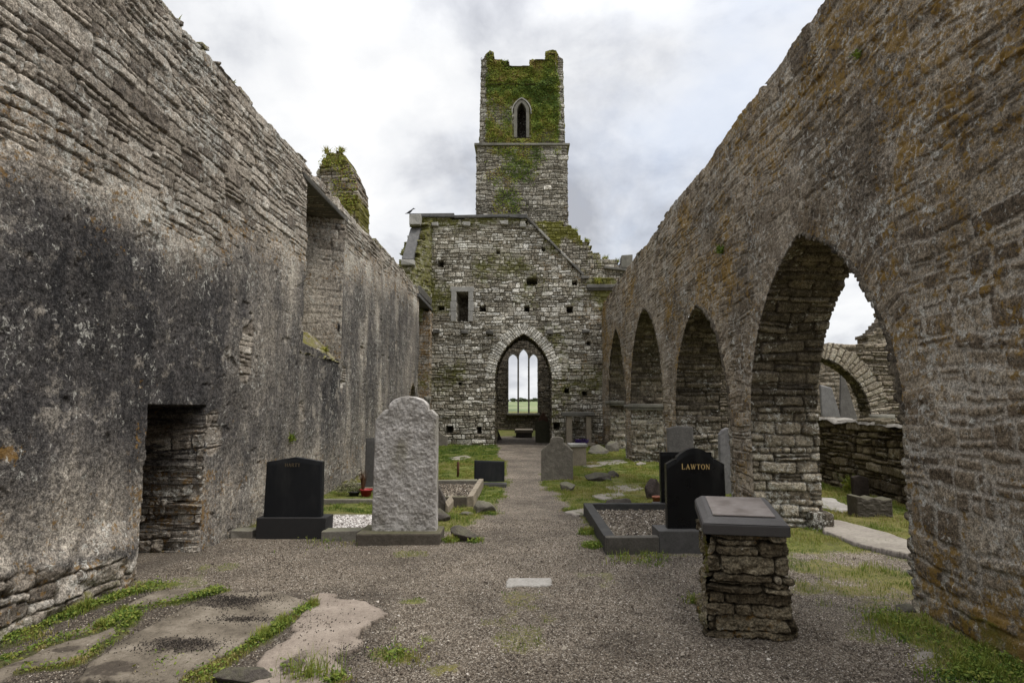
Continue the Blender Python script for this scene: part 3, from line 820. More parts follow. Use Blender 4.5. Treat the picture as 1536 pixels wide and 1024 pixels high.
lining = reveal('lancet_lining', dict(lan), (0, TY0 + 0.13, 0), (1, 0, 0), (0, -1, 0), 0.6, M_LINTEL, tow, 530, z0=13.35, ds=0.05, dd=0.05, prot=0.01)


def arch_band(name, a, z0, w, y0, y1, mat, parent, pieces=14):
    """a projecting band of dressed stone round an arched light"""
    pts, nr = arch_poly(a, z0, 0.08)
    V = []; F = []
    for (p, n) in zip(pts, nr):
        for (o, y) in ((0.0, y0), (w, y0), (w, y1), (0.0, y1)):
            V.append((p[0] + n[0] * o, y, p[1] + n[1] * o))
    k = len(pts)
    for i in range(k - 1):
        for j in range(4):
            F.append((i * 4 + j, i * 4 + (j + 1) % 4, (i + 1) * 4 + (j + 1) % 4, (i + 1) * 4 + j))
    F.append((0, 3, 2, 1)); F.append(((k - 1) * 4, (k - 1) * 4 + 1, (k - 1) * 4 + 2, (k - 1) * 4 + 3))
    return link(name, raw_mesh(name, V, np.array(F), None, False), mat, parent)


arch_band('lancet_surround', lan, 13.35, 0.13, TY0 + 0.06, TY0 + 0.35, M_ASHLAR, tow)
hood = arch_curve(-0.47, 0.32, 14.5, 15.12)
arch_band('lancet_hood', hood, 14.42, 0.05, TY0 + 0.03, TY0 + 0.3, M_PALE_ASH, tow)
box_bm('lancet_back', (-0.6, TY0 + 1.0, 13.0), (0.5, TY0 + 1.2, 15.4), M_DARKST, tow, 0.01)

# ---- stepped wall beside the tower -----------------------------------------
shw = thing('stepped_wall', 'mossy broken wall stepping down to the right of the tower foot', 'wall', (3, 24.7, 0))


def top_s(u, v):
    q = [onY(px, py, 24.65) for px, py in ((838, 330), (852, 339), (866, 349), (880, 362), (893, 377), (905, 386), (925, 392), (947, 402), (960, 408))]
    return np.interp(u, [k[0] for k in q], [k[1] for k in q])


face('wall_face', (0, 24.65, 0), (1, 0, 0), (0, -1, 0), np.arange(0.0, 4.9, 0.025), np.arange(4.5, 9.6, 0.025), M_TOWER, shw, 541, (0.1, 0.22), (0.15, 0.45), 0.06, 0.045, top=top_s, rim=1.2,
     mk=lambda u, v, m, jo, r: pack(np.clip(0.35 + 0.7 * fbm(u, v, 3, 3), 0, 1), 0.35 + 0 * u, 0.2 + 0 * u, 0 * u))
x0, z0 = onY(931, 400, 24.6); x1, z1 = onY(947, 383, 24.6)
box_bm('wall_block', (x0, 24.5, z0 - 0.06), (x1, 25.0, z1), M_ASHLAR, shw, 0.04, jitter=0.03)
box_bm('wall_ledge', (x0 - 0.7, 24.45, z0 - 0.17), (x1 + 0.08, 25.0, z0 - 0.07), M_LINTEL, shw, 0.02, rot=Matrix.Rotation(0.12, 3, 'Y'))

# ---- chancel beyond the door -------------------------------------------------
cha = thing('chancel_wall', 'shadowed far chancel walls with a tall three light east window seen through the doorway', 'wall', (0, 40, 0))
EY = 40.0
Ls = []
for (pa, pb, pt, psp) in ((762.5, 776, 531, 540), (778.5, 792, 523.5, 536), (794.5, 806.5, 531, 540)):
    xa, zb = onY(pa, 619, EY); xb, _ = onY(pb, 619, EY); _, zt = onY(780, pt, EY); _, zsp = onY(780, psp, EY)
    Ls.append((arch_curve(xa, xb, zsp, zt), zb))
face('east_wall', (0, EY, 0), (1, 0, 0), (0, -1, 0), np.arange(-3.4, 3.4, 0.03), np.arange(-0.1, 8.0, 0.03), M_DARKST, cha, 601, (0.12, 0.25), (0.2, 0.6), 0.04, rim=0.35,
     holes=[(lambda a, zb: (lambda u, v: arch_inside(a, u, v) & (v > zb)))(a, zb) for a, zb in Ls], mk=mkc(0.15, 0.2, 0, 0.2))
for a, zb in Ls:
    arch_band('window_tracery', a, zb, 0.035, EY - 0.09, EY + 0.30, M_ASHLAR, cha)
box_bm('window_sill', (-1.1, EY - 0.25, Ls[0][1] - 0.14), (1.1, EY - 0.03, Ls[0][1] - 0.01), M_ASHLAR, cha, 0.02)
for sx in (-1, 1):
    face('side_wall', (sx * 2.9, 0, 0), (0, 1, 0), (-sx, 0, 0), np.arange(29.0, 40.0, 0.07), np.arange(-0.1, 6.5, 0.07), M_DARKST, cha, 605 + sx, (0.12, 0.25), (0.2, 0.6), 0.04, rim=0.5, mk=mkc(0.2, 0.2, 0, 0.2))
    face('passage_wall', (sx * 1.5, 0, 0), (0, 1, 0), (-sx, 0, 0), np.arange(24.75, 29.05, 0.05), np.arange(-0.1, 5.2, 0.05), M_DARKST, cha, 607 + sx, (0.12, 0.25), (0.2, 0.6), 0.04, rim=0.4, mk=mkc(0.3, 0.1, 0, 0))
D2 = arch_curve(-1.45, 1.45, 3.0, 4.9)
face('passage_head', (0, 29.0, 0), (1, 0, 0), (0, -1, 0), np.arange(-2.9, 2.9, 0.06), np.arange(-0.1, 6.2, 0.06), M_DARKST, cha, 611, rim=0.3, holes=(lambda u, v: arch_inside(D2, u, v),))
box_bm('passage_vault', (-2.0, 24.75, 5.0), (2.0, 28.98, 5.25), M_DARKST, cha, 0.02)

# ---- broken stump behind the left wall ---------------------------------------
stp = thing('broken_chimney', 'broken grassy topped stone stump rising behind the left wall', 'ruin', (-4.9, 14.2, 4))
sx0, sz0 = onY(478, 330, 14.0); sx1, sz1 = onY(537, 300, 14.0)
_, szt = onY(500, 226, 14.0)
def stump_top(u):
    q = [onY(px, py, 14.0) for px, py in ((466, 300), (474, 262), (480, 246), (487, 233), (495, 228), (512, 227), (518, 233), (525, 247), (531, 260), (536, 275), (538, 300))]
    return np.interp(u, [k[0] for k in q], [k[1] for k in q])


face('stump_front', (0, 14.0, 0), (1, 0, 0), (0, -1, 0), np.arange(sx0 - 0.25, sx1 + 0.03, 0.018), np.arange(4.0, szt + 0.15, 0.018), M_LEFT, stp, 621, (0.09, 0.2), (0.15, 0.4), 0.08, 0.05, rim=1.0,
     holes=(lambda u, v: v > stump_top(u) + 0.03 * fbm(u * 8, v * 8, 3, 4),),
     mk=lambda u, v, m, jo, r: pack(np.clip(0.35 + 0.6 * fbm(u * 2, v * 2, 3, 4) + 0.3 * sstep(szt - .5, szt, v), 0, 1), 0.5 + 0 * u, 0 * u, 0.4 + 0 * u))
face('stump_side', (sx1, 14.0, 0), (0, 1, 0), (1, 0, 0), np.arange(0, 1.0, 0.04), np.arange(4.0, szt - 1.15, 0.04), M_LEFT, stp, 622, rim=0, mk=mkc(0.3, 0.4, 0, 0.3))

n = 1800; qx = RNG.uniform(sx0 - 0.1, sx1, n); qz = RNG.uniform(szt - 1.6, szt + .05, n)
ok = (qz < stump_top(qx) + 0.02) & (fbm(qx * 2.5, qz * 2.5, 3, 44) + 0.5 * sstep(szt - 0.9, szt, qz) > RNG.uniform(-0.1, 0.5, n)); qx, qz = qx[ok], qz[ok]; n = len(qx)
STUMP_MOSS = (np.stack([qx, 13.93 - 0.06 * RNG.random(n), qz], -1), n)

# ---- south aisle ruins seen through the arches ---------------------------------
low = thing('aisle_wall', 'low dark rubble wall with pale limed top across the grass beyond the big arch', 'wall', (6.4, 11.5, 0))
face('wall_face', (6.4, 0, 0), (0, 1, 0), (-1, 0, 0), np.arange(7.2, 14.2, 0.018), np.arange(-0.2, 1.5, 0.018), M_PLINTH, low, 631, (0.09, 0.24), (0.18, 0.5), 0.07, 0.05,
     top=lambda u, v: 1.34 + 0.05 * vnoise(u * 2.2, u * 0, 5) + 0.02 * vnoise(u * 7, u * 0, 6), rim=0.5, mk=mkc(0.28, 0.2, 0, 0.1))
tt = np.arange(7.2, 14.25, 0.05); ww = np.array([-0.03, 0.0, 0.15, 0.3, 0.45, 0.5])
uu, wv = np.meshgrid(tt, ww)
zt = 1.37 + 0.05 * vnoise(uu * 2.2, uu * 0, 5) + 0.03 * fbm(uu * 5, wv * 5, 3, 5) - np.where(wv < 0, 0.05, 0) - np.where(wv > .46, 0.06, 0)
build('wall_top', np.stack([6.38 + wv, uu, zt], -1), plain_stone('lime_cap', (0.10, 0.09, 0.075), (0.30, 0.28, 0.245), 7, 0.4), low, flip=True)

tra = thing('transept_arch', 'roofless wall with a round arch of pale voussoirs beyond the low aisle wall', 'wall', (8.5, 16, 0))
TA = arch_curve(6.03, 9.17, 1.4, 2.97)
face('wall_face', (0, 16.0, 0), (1, 0, 0), (0, -1, 0), np.arange(5.2, 10.7, 0.02), np.arange(-0.2, 3.6, 0.02), M_PALEW, tra, 641, (0.07, 0.15), (0.2, 0.6), 0.06, 0.05, rim=0.5,
     top=lambda u, v: 3.32 + 0.04 * vnoise(u * 3, u * 0, 8) + 0.0 * u, holes=(lambda u, v: arch_inside(TA, u, v, 0.02),), rbright=True, rings=((TA, 0.5, -0.15, (0.09, 0.15)),), rimpred=lambda p: p[:, 2] > 3.05,
     mk=lambda u, v, m, jo, ring: pack(0.1 + 0 * u, 0.2 + 0 * u, np.where(ring > 0, 0, 0.35), 0.7 * ring))
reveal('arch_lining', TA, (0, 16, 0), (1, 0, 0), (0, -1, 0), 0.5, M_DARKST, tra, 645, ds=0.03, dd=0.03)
lathe('corbel_capital', [(0.16, 0), (0.2, 0.05), (0.32, 0.28), (0.34, 0.36), (0.34, 0.44)], M_ASHLAR, tra, (9.45, 15.93, 1.0), 12, 1.0, 0.5)
gb2 = thing('transept_gable', 'weathered transept gable sloping up against the sky beyond the aisle', 'wall', (11, 21.5, 0))
face('wall_face', (0, 21.5, 0), (1, 0, 0), (0, -1, 0), np.arange(4.6, 16.5, 0.04), np.arange(-0.2, 7.5, 0.04), M_PALEW, gb2, 651, (0.08, 0.18), (0.2, 0.6), 0.05, rim=0.7,
     top=lambda u, v: np.interp(u, [4.5, 12.1, 12.3, 13.6, 14.3, 16.5], [3.3, 3.3, 3.9, 5.6, 6.3, 7.0]) + 0.05 * vnoise(u * 3, u * 0, 2), mk=mkc(0.12, 0.35, 0.05, 0.3))
for (x, h, w) in ((11.05, 2.3, 0.75), (12.7, 1.5, 0.6)):
    pass

# =================================================================== GROUND
def poly_dist(px, py, poly):
    """signed distance (positive inside) to a polygon, vectorised"""
    poly = np.asarray(poly, float)
    d = np.full(px.shape, 1e9); inside = np.zeros(px.shape, bool)
    n = len(poly)
    for i in range(n):
        a = poly[i]; b = poly[(i + 1) % n]
        e = b - a; wx = px - a[0]; wy = py - a[1]
        t = np.clip((wx * e[0] + wy * e[1]) / (e @ e + 1e-12), 0, 1)
        d = np.minimum(d, np.hypot(wx - t * e[0], wy - t * e[1]))
        c = ((a[1] <= py) & (b[1] > py)) | ((b[1] <= py) & (a[1] > py))
        xi = a[0] + (py - a[1]) / (b[1] - a[1] + 1e-12) * e[0]
        inside ^= c & (px < xi)
    return np.where(inside, d, -d)


def line_dist(px, py, pts):
    pts = np.asarray(pts, float); d = np.full(np.shape(px), 1e9)
    for i in range(len(pts) - 1):
        a = pts[i]; e = pts[i + 1] - a; wx = px - a[0]; wy = py - a[1]
        t = np.clip((wx * e[0] + wy * e[1]) / (e @ e + 1e-12), 0, 1)
        d = np.minimum(d, np.hypot(wx - t * e[0], wy - t * e[1]))
    return d


def path_edges(y):
    lft = np.interp(y, [6.9, 7.6, 8.5, 9.5, 11, 13, 16, 20, 23, 26], [-3.6, -0.95, -0.62, -0.42, -0.3, -0.32, -0.45, -0.75, -0.95, -1.2])
    rgt = np.interp(y, [6.4, 7.0, 8.0, 9.5, 11, 13, 16, 20, 23, 26], [3.0, 0.95, 0.85, 0.72, 0.55, 0.42, 0.55, 0.85, 1.0, 1.2])
    return lft, rgt


STRIPS = [  # the grassy joints between the slabs in the foreground
    ([gnd(*p) for p in ((0, 972), (60, 940), (130, 915), (190, 893), (258, 880))], 0.085),
    ([gnd(*p) for p in ((0, 1000), (75, 968), (150, 948), (200, 918), (262, 908), (330, 890))], 0.075),
    ([gnd(*p) for p in ((30, 1012), (110, 1000), (135, 985), (180, 955), (205, 925))], 0.05),
    ([gnd(*p) for p in ((285, 1018), (350, 988), (400, 960), (440, 930), (472, 912))], 0.06),
]


def grass_amount(x, y):
    """0 bare gravel .. 1 thick grass"""
    l, r = path_edges(y)
    n = fbm(x * 1.1, y * 1.1, 4, 301); n2 = fbm(x * 4, y * 4, 3, 302)
    e = np.minimum(l - x, 9) ; e2 = np.minimum(x - r, 9)
    g = sstep(-0.12, 0.22, np.maximum(e, e2) + 0.2 * n + 0.1 * n2) * sstep(0, 0.4, y - 0.2 * n - np.where(x < 0, 7.75, 6.7))
    # around the pedestal and under the big arch: thin yellow turf
    g = np.maximum(g, np.clip(0.40 + 0.75 * fbm(x * 1.5, y * 1.5, 4, 303) + 0.25 * n2, 0.08, 0.85) * sstep(1.85, 2.4, x + 0.35 * n) * sstep(4.1, 4.6, y + 0.3 * n) * (x < 4.6))
    g = np.maximum(g, 0.95 * sstep(2.4, 2.9, x + 0.15 * n2) * sstep(5.3, 4.6, y) * sstep(3.0, 3.4, y))
    g = np.maximum(g, 0.9 * sstep(3.9, 4.4, x) * sstep(4.5, 5, y))
    for pts, w in STRIPS:
        g = np.maximum(g, sstep(w * 1.5, w * 0.5, line_dist(x, y, pts) + 0.05 * n2))
    pat = fbm(x * 1.6 + 3, y * 1.6, 4, 305)
    g = np.maximum(g, 0.45 * sstep(0.30, 0.5, pat) * (y < 7))
    for (px, py, rr) in ((600, 985, .22), (620, 905, .13), (660, 1005, .2), (590, 945, .1), (640, 960, .1), (470, 890, .06), (1230, 850, .5), (1260, 880, .5), (1050, 905, .16), (230, 880, .14)):
        cx_, cy_ = gnd(px, py)
        g = np.maximum(g, 0.62 * sstep(1.0, 0.2, np.hypot(x - cx_, (y - cy_)) / rr + 0.9 * n2 + 0.5 * fbm(x * 9, y * 9, 3, 306)))
    return np.clip(g, 0, 1)


gx = np.concatenate([-np.geomspace(400, 6.2, 26), np.arange(-6, 8.4, 0.045), np.geomspace(8.6, 400, 26)])
gy = np.concatenate([-np.geomspace(60, 1, 10), np.arange(0, 2.6, 0.2), var_spacing(2.7, 27, 3.4, 1.2, 0.025, 0.16), np.geomspace(27.3, 900, 40)])
X, Y = np.meshgrid(gx, gy)
ga = grass_amount(X, Y)
far_out = (np.abs(X) > 6) | (Y > 26) | (Y < 2)
Z = ground_z(X, Y) + 0.008 * fbm(X * 6, Y * 6, 4, 311) + 0.02 * ga * (1 + fbm(X * 2.5, Y * 2.5, 3, 312)) * (~far_out)
Z = Z - 0.0 * far_out
ga2 = np.where((Y > 30) | (np.abs(X) > 9), 1.0, np.where((Y > 23.6) & (np.abs(X) < 3), 0.0, ga))
t = NT('gravel_and_turf')
g_, soil_, dry_, _a = t.attr('gr')
v1 = t.vor(105, 'Color'); sx_ = t.t.nodes.new('ShaderNodeSeparateColor'); t.t.links.new(v1, sx_.inputs[0])
vd = t.vor(105, 'Distance'); v2 = t.vor(140, 'Distance')
grc = t.ramp(sx_.outputs[0], [(0.0, (0.06, 0.047, 0.036)), (0.35, (0.135, 0.108, 0.081)), (0.7, (0.215, 0.178, 0.138)), (0.93, (0.32, 0.28, 0.225)), (1.0, (0.5, 0.455, 0.39))])
grc = t.mix(0.9, grc, t.ramp(vd, [(0.0, 1.25), (0.5, 0.85), (0.9, 0.25)]), 'MULTIPLY')
grc = t.mix(0.7, grc, t.ramp(t.noise(1.1, 7, 0.68), [(0.36, 0.55), (0.5, 1.0), (0.62, 1.35)]), 'MULTIPLY')
tn = t.noise(6, 7, 0.7); tn2 = t.noise(45, 5, 0.7)
turf = t.ramp(t.math('ADD', t.math('MULTIPLY', tn, 0.5), t.math('MULTIPLY', tn2, 0.5)), [(0.38, (0.035, 0.043, 0.011)), (0.5, (0.10, 0.112, 0.026)), (0.62, (0.20, 0.19, 0.055))])
turf = t.mix(t.math('MULTIPLY', dry_, 0.6), turf, (0.17, 0.125, 0.055))
gm = t.step(t.math('ADD', g_, t.math('MULTIPLY', t.math('SUBTRACT', tn2, 0.5), 1.6)), 0.3, 0.7)
col = t.mix(gm, grc, turf)
col = t.mix(t.math('MULTIPLY', soil_, 0.85), col, t.mix(tn2, (0.02, 0.016, 0.013), (0.055, 0.045, 0.036)))
bh = t.math('ADD', t.math('MULTIPLY', t.math('SUBTRACT', 1.0, vd), 0.8), t.math('MULTIPLY', tn2, 0.6))
M_GROUND = t.done(col, 0.95, 0.2, t.bump(bh, 0.8, 0.012))
fgz = sstep(-0.9, -1.2, X) * sstep(5.6, 5.3, Y) * (Y > 2)
soil = 0.7 * fgz + 0.75 * sstep(0.35, 0.0, X - XL) * (Y < 24) * (X > XL - .3) * 0.5 + 0.5 * sstep(0.2, 0.5, fbm(X * 1.3, Y * 1.3, 4, 320)) * (ga < 0.3)
dry = sstep(-0.1, 0.4, fbm(X * 0.8, Y * 0.8, 3, 322)) * 0.7 + 0.15 * (X > 1.9) * (Y < 7.5)
gro = build('ground', np.stack([X, Y, Z], -1), M_GROUND, None, attrs={'gr': pack(ga2, np.clip(soil, 0, 1), np.clip(dry, 0, 1), 0 * X)}, flip=False)
props(gro, 'gravel path and mossy turf covering the floor of the ruined nave', 'ground', None, 'structure')

# far green hill seen through the east window
hx, hy = np.meshgrid(np.linspace(-300, 300, 90), np.linspace(260, 700, 50))
hz = -0.4 + 7.2 * sstep(255, 420, hy) * (1 + 0.15 * fbm(hx * 0.01, hy * 0.01, 3, 6)) + 0.0 * hx
t = NT('far_pasture')
n = t.noise(0.03, 4, 0.6); n2 = t.noise(0.6, 4, 0.6)
M_HILL = t.done(t.mix(0.5, t.ramp(n, [(0.38, (0.10, 0.125, 0.07)), (0.48, (0.145, 0.18, 0.09)), (0.52, (0.17, 0.205, 0.10)), (0.65, (0.22, 0.225, 0.14))]), t.ramp(n2, [(0.3, 0.7), (0.7, 1.2)]), 'MULTIPLY'), 0.95, 0.1)
props(build('hill', np.stack([hx, hy, hz], -1), M_HILL), 'green pasture hill seen through the east window', 'hill', None, 'structure')


def leaf_mat(name, cols, trans=0.25):
    t = NT(name)
    a, b, c, d = t.attr('lf')
    k = len(cols)
    col = t.ramp(a, [(i / (k - 1), q) for i, q in enumerate(cols)])
    m = t.done(col, 0.7, 0.25)
    tr = t.t.nodes.new('ShaderNodeBsdfTranslucent'); t.t.links.new(col, tr.inputs[0])
    mx = t.t.nodes.new('ShaderNodeMixShader'); mx.inputs[0].default_value = trans
    t.t.links.new(t.b.outputs[0], mx.inputs[1]); t.t.links.new(tr.outputs[0], mx.inputs[2]); t.t.links.new(mx.outputs[0], t.out.inputs[0])
    return m


M_GRASS = leaf_mat('grass_blade', [(0.055, 0.10, 0.018), (0.11, 0.175, 0.026), (0.18, 0.225, 0.036), (0.25, 0.25, 0.05), (0.33, 0.275, 0.11)])
M_IVY = leaf_mat('moss_leaf', [(0.07, 0.115, 0.016), (0.155, 0.215, 0.028), (0.25, 0.30, 0.04), (0.30, 0.265, 0.05), (0.26, 0.18, 0.075)], 0.25)
M_TREE = leaf_mat('hedge_leaf', [(0.03, 0.045, 0.02), (0.06, 0.08, 0.03)], 0.1)


def leaf_cloud(name, C, nrm, size, val, mat, parent=None, tilt=0.6):
    """many small leaf faces at C with normals near nrm"""
    n = len(C)
    nrm = np.asarray(nrm, float) + RNG.normal(0, tilt, (n, 3)); nrm /= np.linalg.norm(nrm, axis=1)[:, None]
    r = RNG.normal(0, 1, (n, 3)); a = np.cross(nrm, r); a /= np.linalg.norm(a, axis=1)[:, None]
    b = np.cross(nrm, a); s = np.asarray(size)[:, None] if np.ndim(size) else size
    V = np.stack([C - a * s, C - b * s * 0.55, C + a * s * 1.1 + nrm * s * 0.3, C + b * s * 0.6], 1).reshape(-1, 3)
    F = np.arange(4 * n).reshape(n, 4)
    A = np.repeat(pack(val, val * 0, val * 0, val * 0 + 1), 4, axis=0)
    return link(name, raw_mesh(name, V, F, {'lf': A}, False), mat, parent)


# trees on the skyline of the hill
for k in range(16):
    hxx = -22 + k * 2.9 + random.uniform(-1.2, 1.2); hyy = 405
    n = 260
    d = RNG.normal(0, 1, (n, 3)); d /= np.linalg.norm(d, axis=1)[:, None]; d *= RNG.uniform(0.3, 1, (n, 1)) ** 0.5
    w = random.uniform(1.5, 2.6); hh = random.uniform(0.7, 1.5)
    tr = thing('hedgerow_tree', 'dark hedgerow tree on the skyline of the far pasture', 'tree', (hxx, hyy, 6.6), 'hedgerow trees on the far hill')
    C = d * np.array([w, w, hh]) + np.array([hxx, hyy, 6.35 + hh * 0.6])
    leaf_cloud('crown', C, d, RNG.uniform(0.3, 0.6, n), RNG.random(n), M_TREE, tr)
    box_bm('trunk', (hxx - 0.15, hyy - 0.15, 5.8), (hxx + 0.15, hyy + 0.15, 7.4), M_LINTEL, tr, 0.04)

# ------------------------------------------------------------------ slabs lying in the ground
def flat_slab(name, label, cat, poly, z, th, mat, group=None, n=60, edge_noise=0.02, parent=None, bumpy=0.006, attr_fn=None, slope=0.0):
    poly = np.array(poly, float)
    x0, y0 = poly.min(0) - 0.08; x1, y1 = poly.max(0) + 0.08
    st = max(0.014, max(x1 - x0, y1 - y0) / 130)
    xs = np.arange(x0, x1, st); ysl = np.arange(y0, y1, st)
    x, y = np.meshgrid(xs, ysl)
    d = poly_dist(x, y, poly) + edge_noise * fbm(x * 5, y * 5, 4, len(label))
    kp = d > 0
    keep = kp[:-1, :-1] & kp[1:, 1:] & kp[:-1, 1:] & kp[1:, :-1]
    zz = z + ground_z(x, y) + bumpy * fbm(x * 4, y * 4, 4, 9) - 0.016 * np.exp(-np.maximum(d, 0) / 0.018) + slope * (y - y0)
    at = {'sl': attr_fn(x, y, d) if attr_fn else pack(0 * x, 0 * x, 0 * x, 0 * x)}
    o = build(name, np.stack([x, y, zz], -1), mat, parent, keep=keep, attrs=at, rim=(0, 0, -th), rimseg=2, jit=0.01)
    if parent is None: props(o, label, cat, group)
    return o


t = NT('grave_slab')
dirt, pink, _b, _a = t.attr('sl')
n1 = t.noise(3.5, 7, 0.68); n2 = t.noise(26, 6, 0.72); n3 = t.noise(95, 4, 0.7)
c = t.ramp(t.math('ADD', t.math('MULTIPLY', n1, 0.65), t.math('MULTIPLY', n2, 0.35)), [(0.36, (0.07, 0.058, 0.043)), (0.5, (0.15, 0.126, 0.096)), (0.64, (0.25, 0.215, 0.17))])
c2 = t.ramp(t.math('ADD', t.math('MULTIPLY', n1, 0.5), t.math('MULTIPLY', n2, 0.5)), [(0.3, (0.21, 0.165, 0.135)), (0.55, (0.34, 0.28, 0.235)), (0.75, (0.45, 0.385, 0.335))])
c = t.mix(pink, c, c2)
c = t.mix(0.7, c, t.ramp(n3, [(0.25, 0.6), (0.5, 1.0), (0.78, 1.35)]), 'MULTIPLY')
c = t.mix(t.math('MULTIPLY', t.step(t.noise(30, 3, 0.6), 0.66, 0.70), 0.8), c, (0.025, 0.02, 0.017))
dm = t.step(t.math('ADD', t.math('MULTIPLY', dirt, 0.8), t.math('MULTIPLY', t.math('SUBTRACT', n2, 0.5), 2.2)), 0.25, 0.85)
c = t.mix(t.math('MULTIPLY', dm, 0.88), c, t.mix(n3, (0.018, 0.014, 0.011), (0.07, 0.056, 0.043)))
M_SLAB = t.done(c, 0.92, 0.2, t.bump(t.math('ADD', n2, t.math('MULTIPLY', n3, 0.6)), 0.55, 0.008))


def dirt_fn(spots, pk=0.0):
    def f(x, y, d):
        q = 0.45 * sstep(0.09, 0.0, d) + 0.12 + 0.25 * fbm(x * 2.2, y * 2.2, 4, 78)
        for (px, py, rx, ry) in spots:
            cx_, cy_ = gnd(px, py)
            e = np.hypot((x - cx_ - 0.55 * (y - cy_) * -1 * 0) / rx, (y - cy_) / ry)
            q = np.maximum(q, sstep(1.2, 0.6, e + 0.9 * fbm(x * 4, y * 6, 5, 77, 0.65)))
        return pack(q, pk + 0 * x, 0 * x, 0 * x)
    return f


G4 = lambda *pp: [gnd(*p) for p in pp]
flat_slab('grave_slab', 'pinkish worn cement slab with a ragged edge beside the gravel, bottom of the photo', 'grave slab',
          G4((448, 928), (478, 894), (540, 903), (575, 918), (566, 935), (530, 955), (545, 970), (508, 985), (522, 1005), (500, 1030), (370, 1032), (400, 985), (430, 955)), 0.028, 0.05, M_SLAB,
          'grave slabs set in the ground', edge_noise=0.11, attr_fn=dirt_fn([(530, 990, .14, .12), (440, 1000, .1, .2), (565, 940, .06, .05)], 0.5))
flat_slab('grave_slab', 'wide brown grave slab strewn with patches of dark soil', 'grave slab',
          G4((128, 1000), (205, 952), (275, 917), (335, 893), (420, 893), (466, 906), (430, 930), (400, 953), (345, 983), (283, 1014), (265, 1028), (110, 1028)), 0.03, 0.05, M_SLAB,
          'grave slabs set in the ground', edge_noise=0.03, attr_fn=dirt_fn([(355, 910, .32, .2), (270, 975, .3, .12), (365, 938, .26, .08), (160, 1010, .2, .1)]))
flat_slab('grave_slab', 'narrow brown grave slab between two strips of grass by the left wall', 'grave slab',
          G4((95, 957), (160, 925), (225, 893), (262, 886), (325, 886), (262, 905), (205, 918), (150, 945), (105, 966)), 0.025, 0.05, M_SLAB,
          'grave slabs set in the ground', edge_noise=0.03, attr_fn=dirt_fn([(110, 960, .1, .06)]))
flat_slab('grave_slab', 'grey mossy grave slab in the bottom left corner under grass', 'grave slab',
          G4((-60, 1040), (0, 1004), (75, 972), (140, 955), (195, 932), (178, 955), (130, 985), (105, 998), (30, 1010), (0, 1030)), 0.022, 0.05, M_SLAB,
          'grave slabs set in the ground', edge_noise=0.03, attr_fn=dirt_fn([(100, 980, .1, .08), (40, 1000, .15, .06)]))
flat_slab('grave_slab', 'thin dark slab against the foot of the left wall', 'grave slab',
          G4((0, 966), (50, 935), (120, 905), (180, 890), (205, 884), (190, 893), (130, 913), (60, 938), (0, 971)), 0.022, 0.05, M_SLAB,
          'grave slabs set in the ground', edge_noise=0.02, attr_fn=dirt_fn([(60, 930, .3, .1)]))
M_LEDGER = plain_stone('ledger_stone', (0.17, 0.145, 0.125), (0.36, 0.32, 0.285), 4, 0.3, (0.5, 0.48, 0.45), 0.5, 0.01, moss=0.2)
flat_slab('ledger_slab', 'long pale pinkish ledger slab lying under the big arch', 'grave slab',
          G4((1226, 785), (1262, 786), (1330, 806), (1400, 832), (1405, 850), (1352, 838), (1290, 825), (1236, 803)), 0.07, 0.10, M_LEDGER, edge_noise=0.03)
flat_slab('ledger_slab', 'short white limed slab on the grass beside the low aisle wall', 'grave slab',
          G4((1216, 748), (1250, 750), (1282, 765), (1262, 770), (1216, 760)), 0.05, 0.08, plain_stone('limed_stone', (0.17, 0.155, 0.135), (0.33, 0.31, 0.28), 6, 0.3), edge_noise=0.05)
flat_slab('ground_plaque', 'small white rectangular plaque set flush in the gravel path', 'plaque',
          G4((758, 881), (829, 880), (828, 868), (761, 869)), 0.018, 0.04, plain_stone('white_plaque', (0.22, 0.205, 0.18), (0.36, 0.34, 0.31), 9, 0.4, (0.1, 0.09, 0.08), 0.3, 0.004), edge_noise=0.008)
flat_slab('ground_stone', 'brown flush stone half buried in gravel in front of the white plaque', 'stone',
          G4((735, 889), (765, 883), (785, 892), (745, 896)), 0.012, 0.04, M_SLAB, edge_noise=0.05)
for i, (pp, lb) in enumerate(((((845, 768), (880, 762), (895, 768), (862, 774)), 'flat grey stone sunk in turf left of the black kerb'),
                              (((885, 745), (930, 738), (940, 745), (905, 752)), 'flat tan stone sunk in turf behind the black kerb'),
                              (((905, 732), (955, 728), (968, 735), (930, 742)), 'pale flat stone in grass before the rusty planter'),
                              (((672, 692), (700, 689), (708, 692), (680, 696)), 'thin pale stone in grass beyond the left kerbed grave'),
                              (((865, 700), (930, 694), (945, 698), (880, 706)), 'brown flat stone in grass near the third pier'))):
    flat_slab('turf_stone', lb, 'stone', G4(*pp), 0.035, 0.08, M_LEDGER, 'flat stones sunk in the turf', edge_noise=0.05)


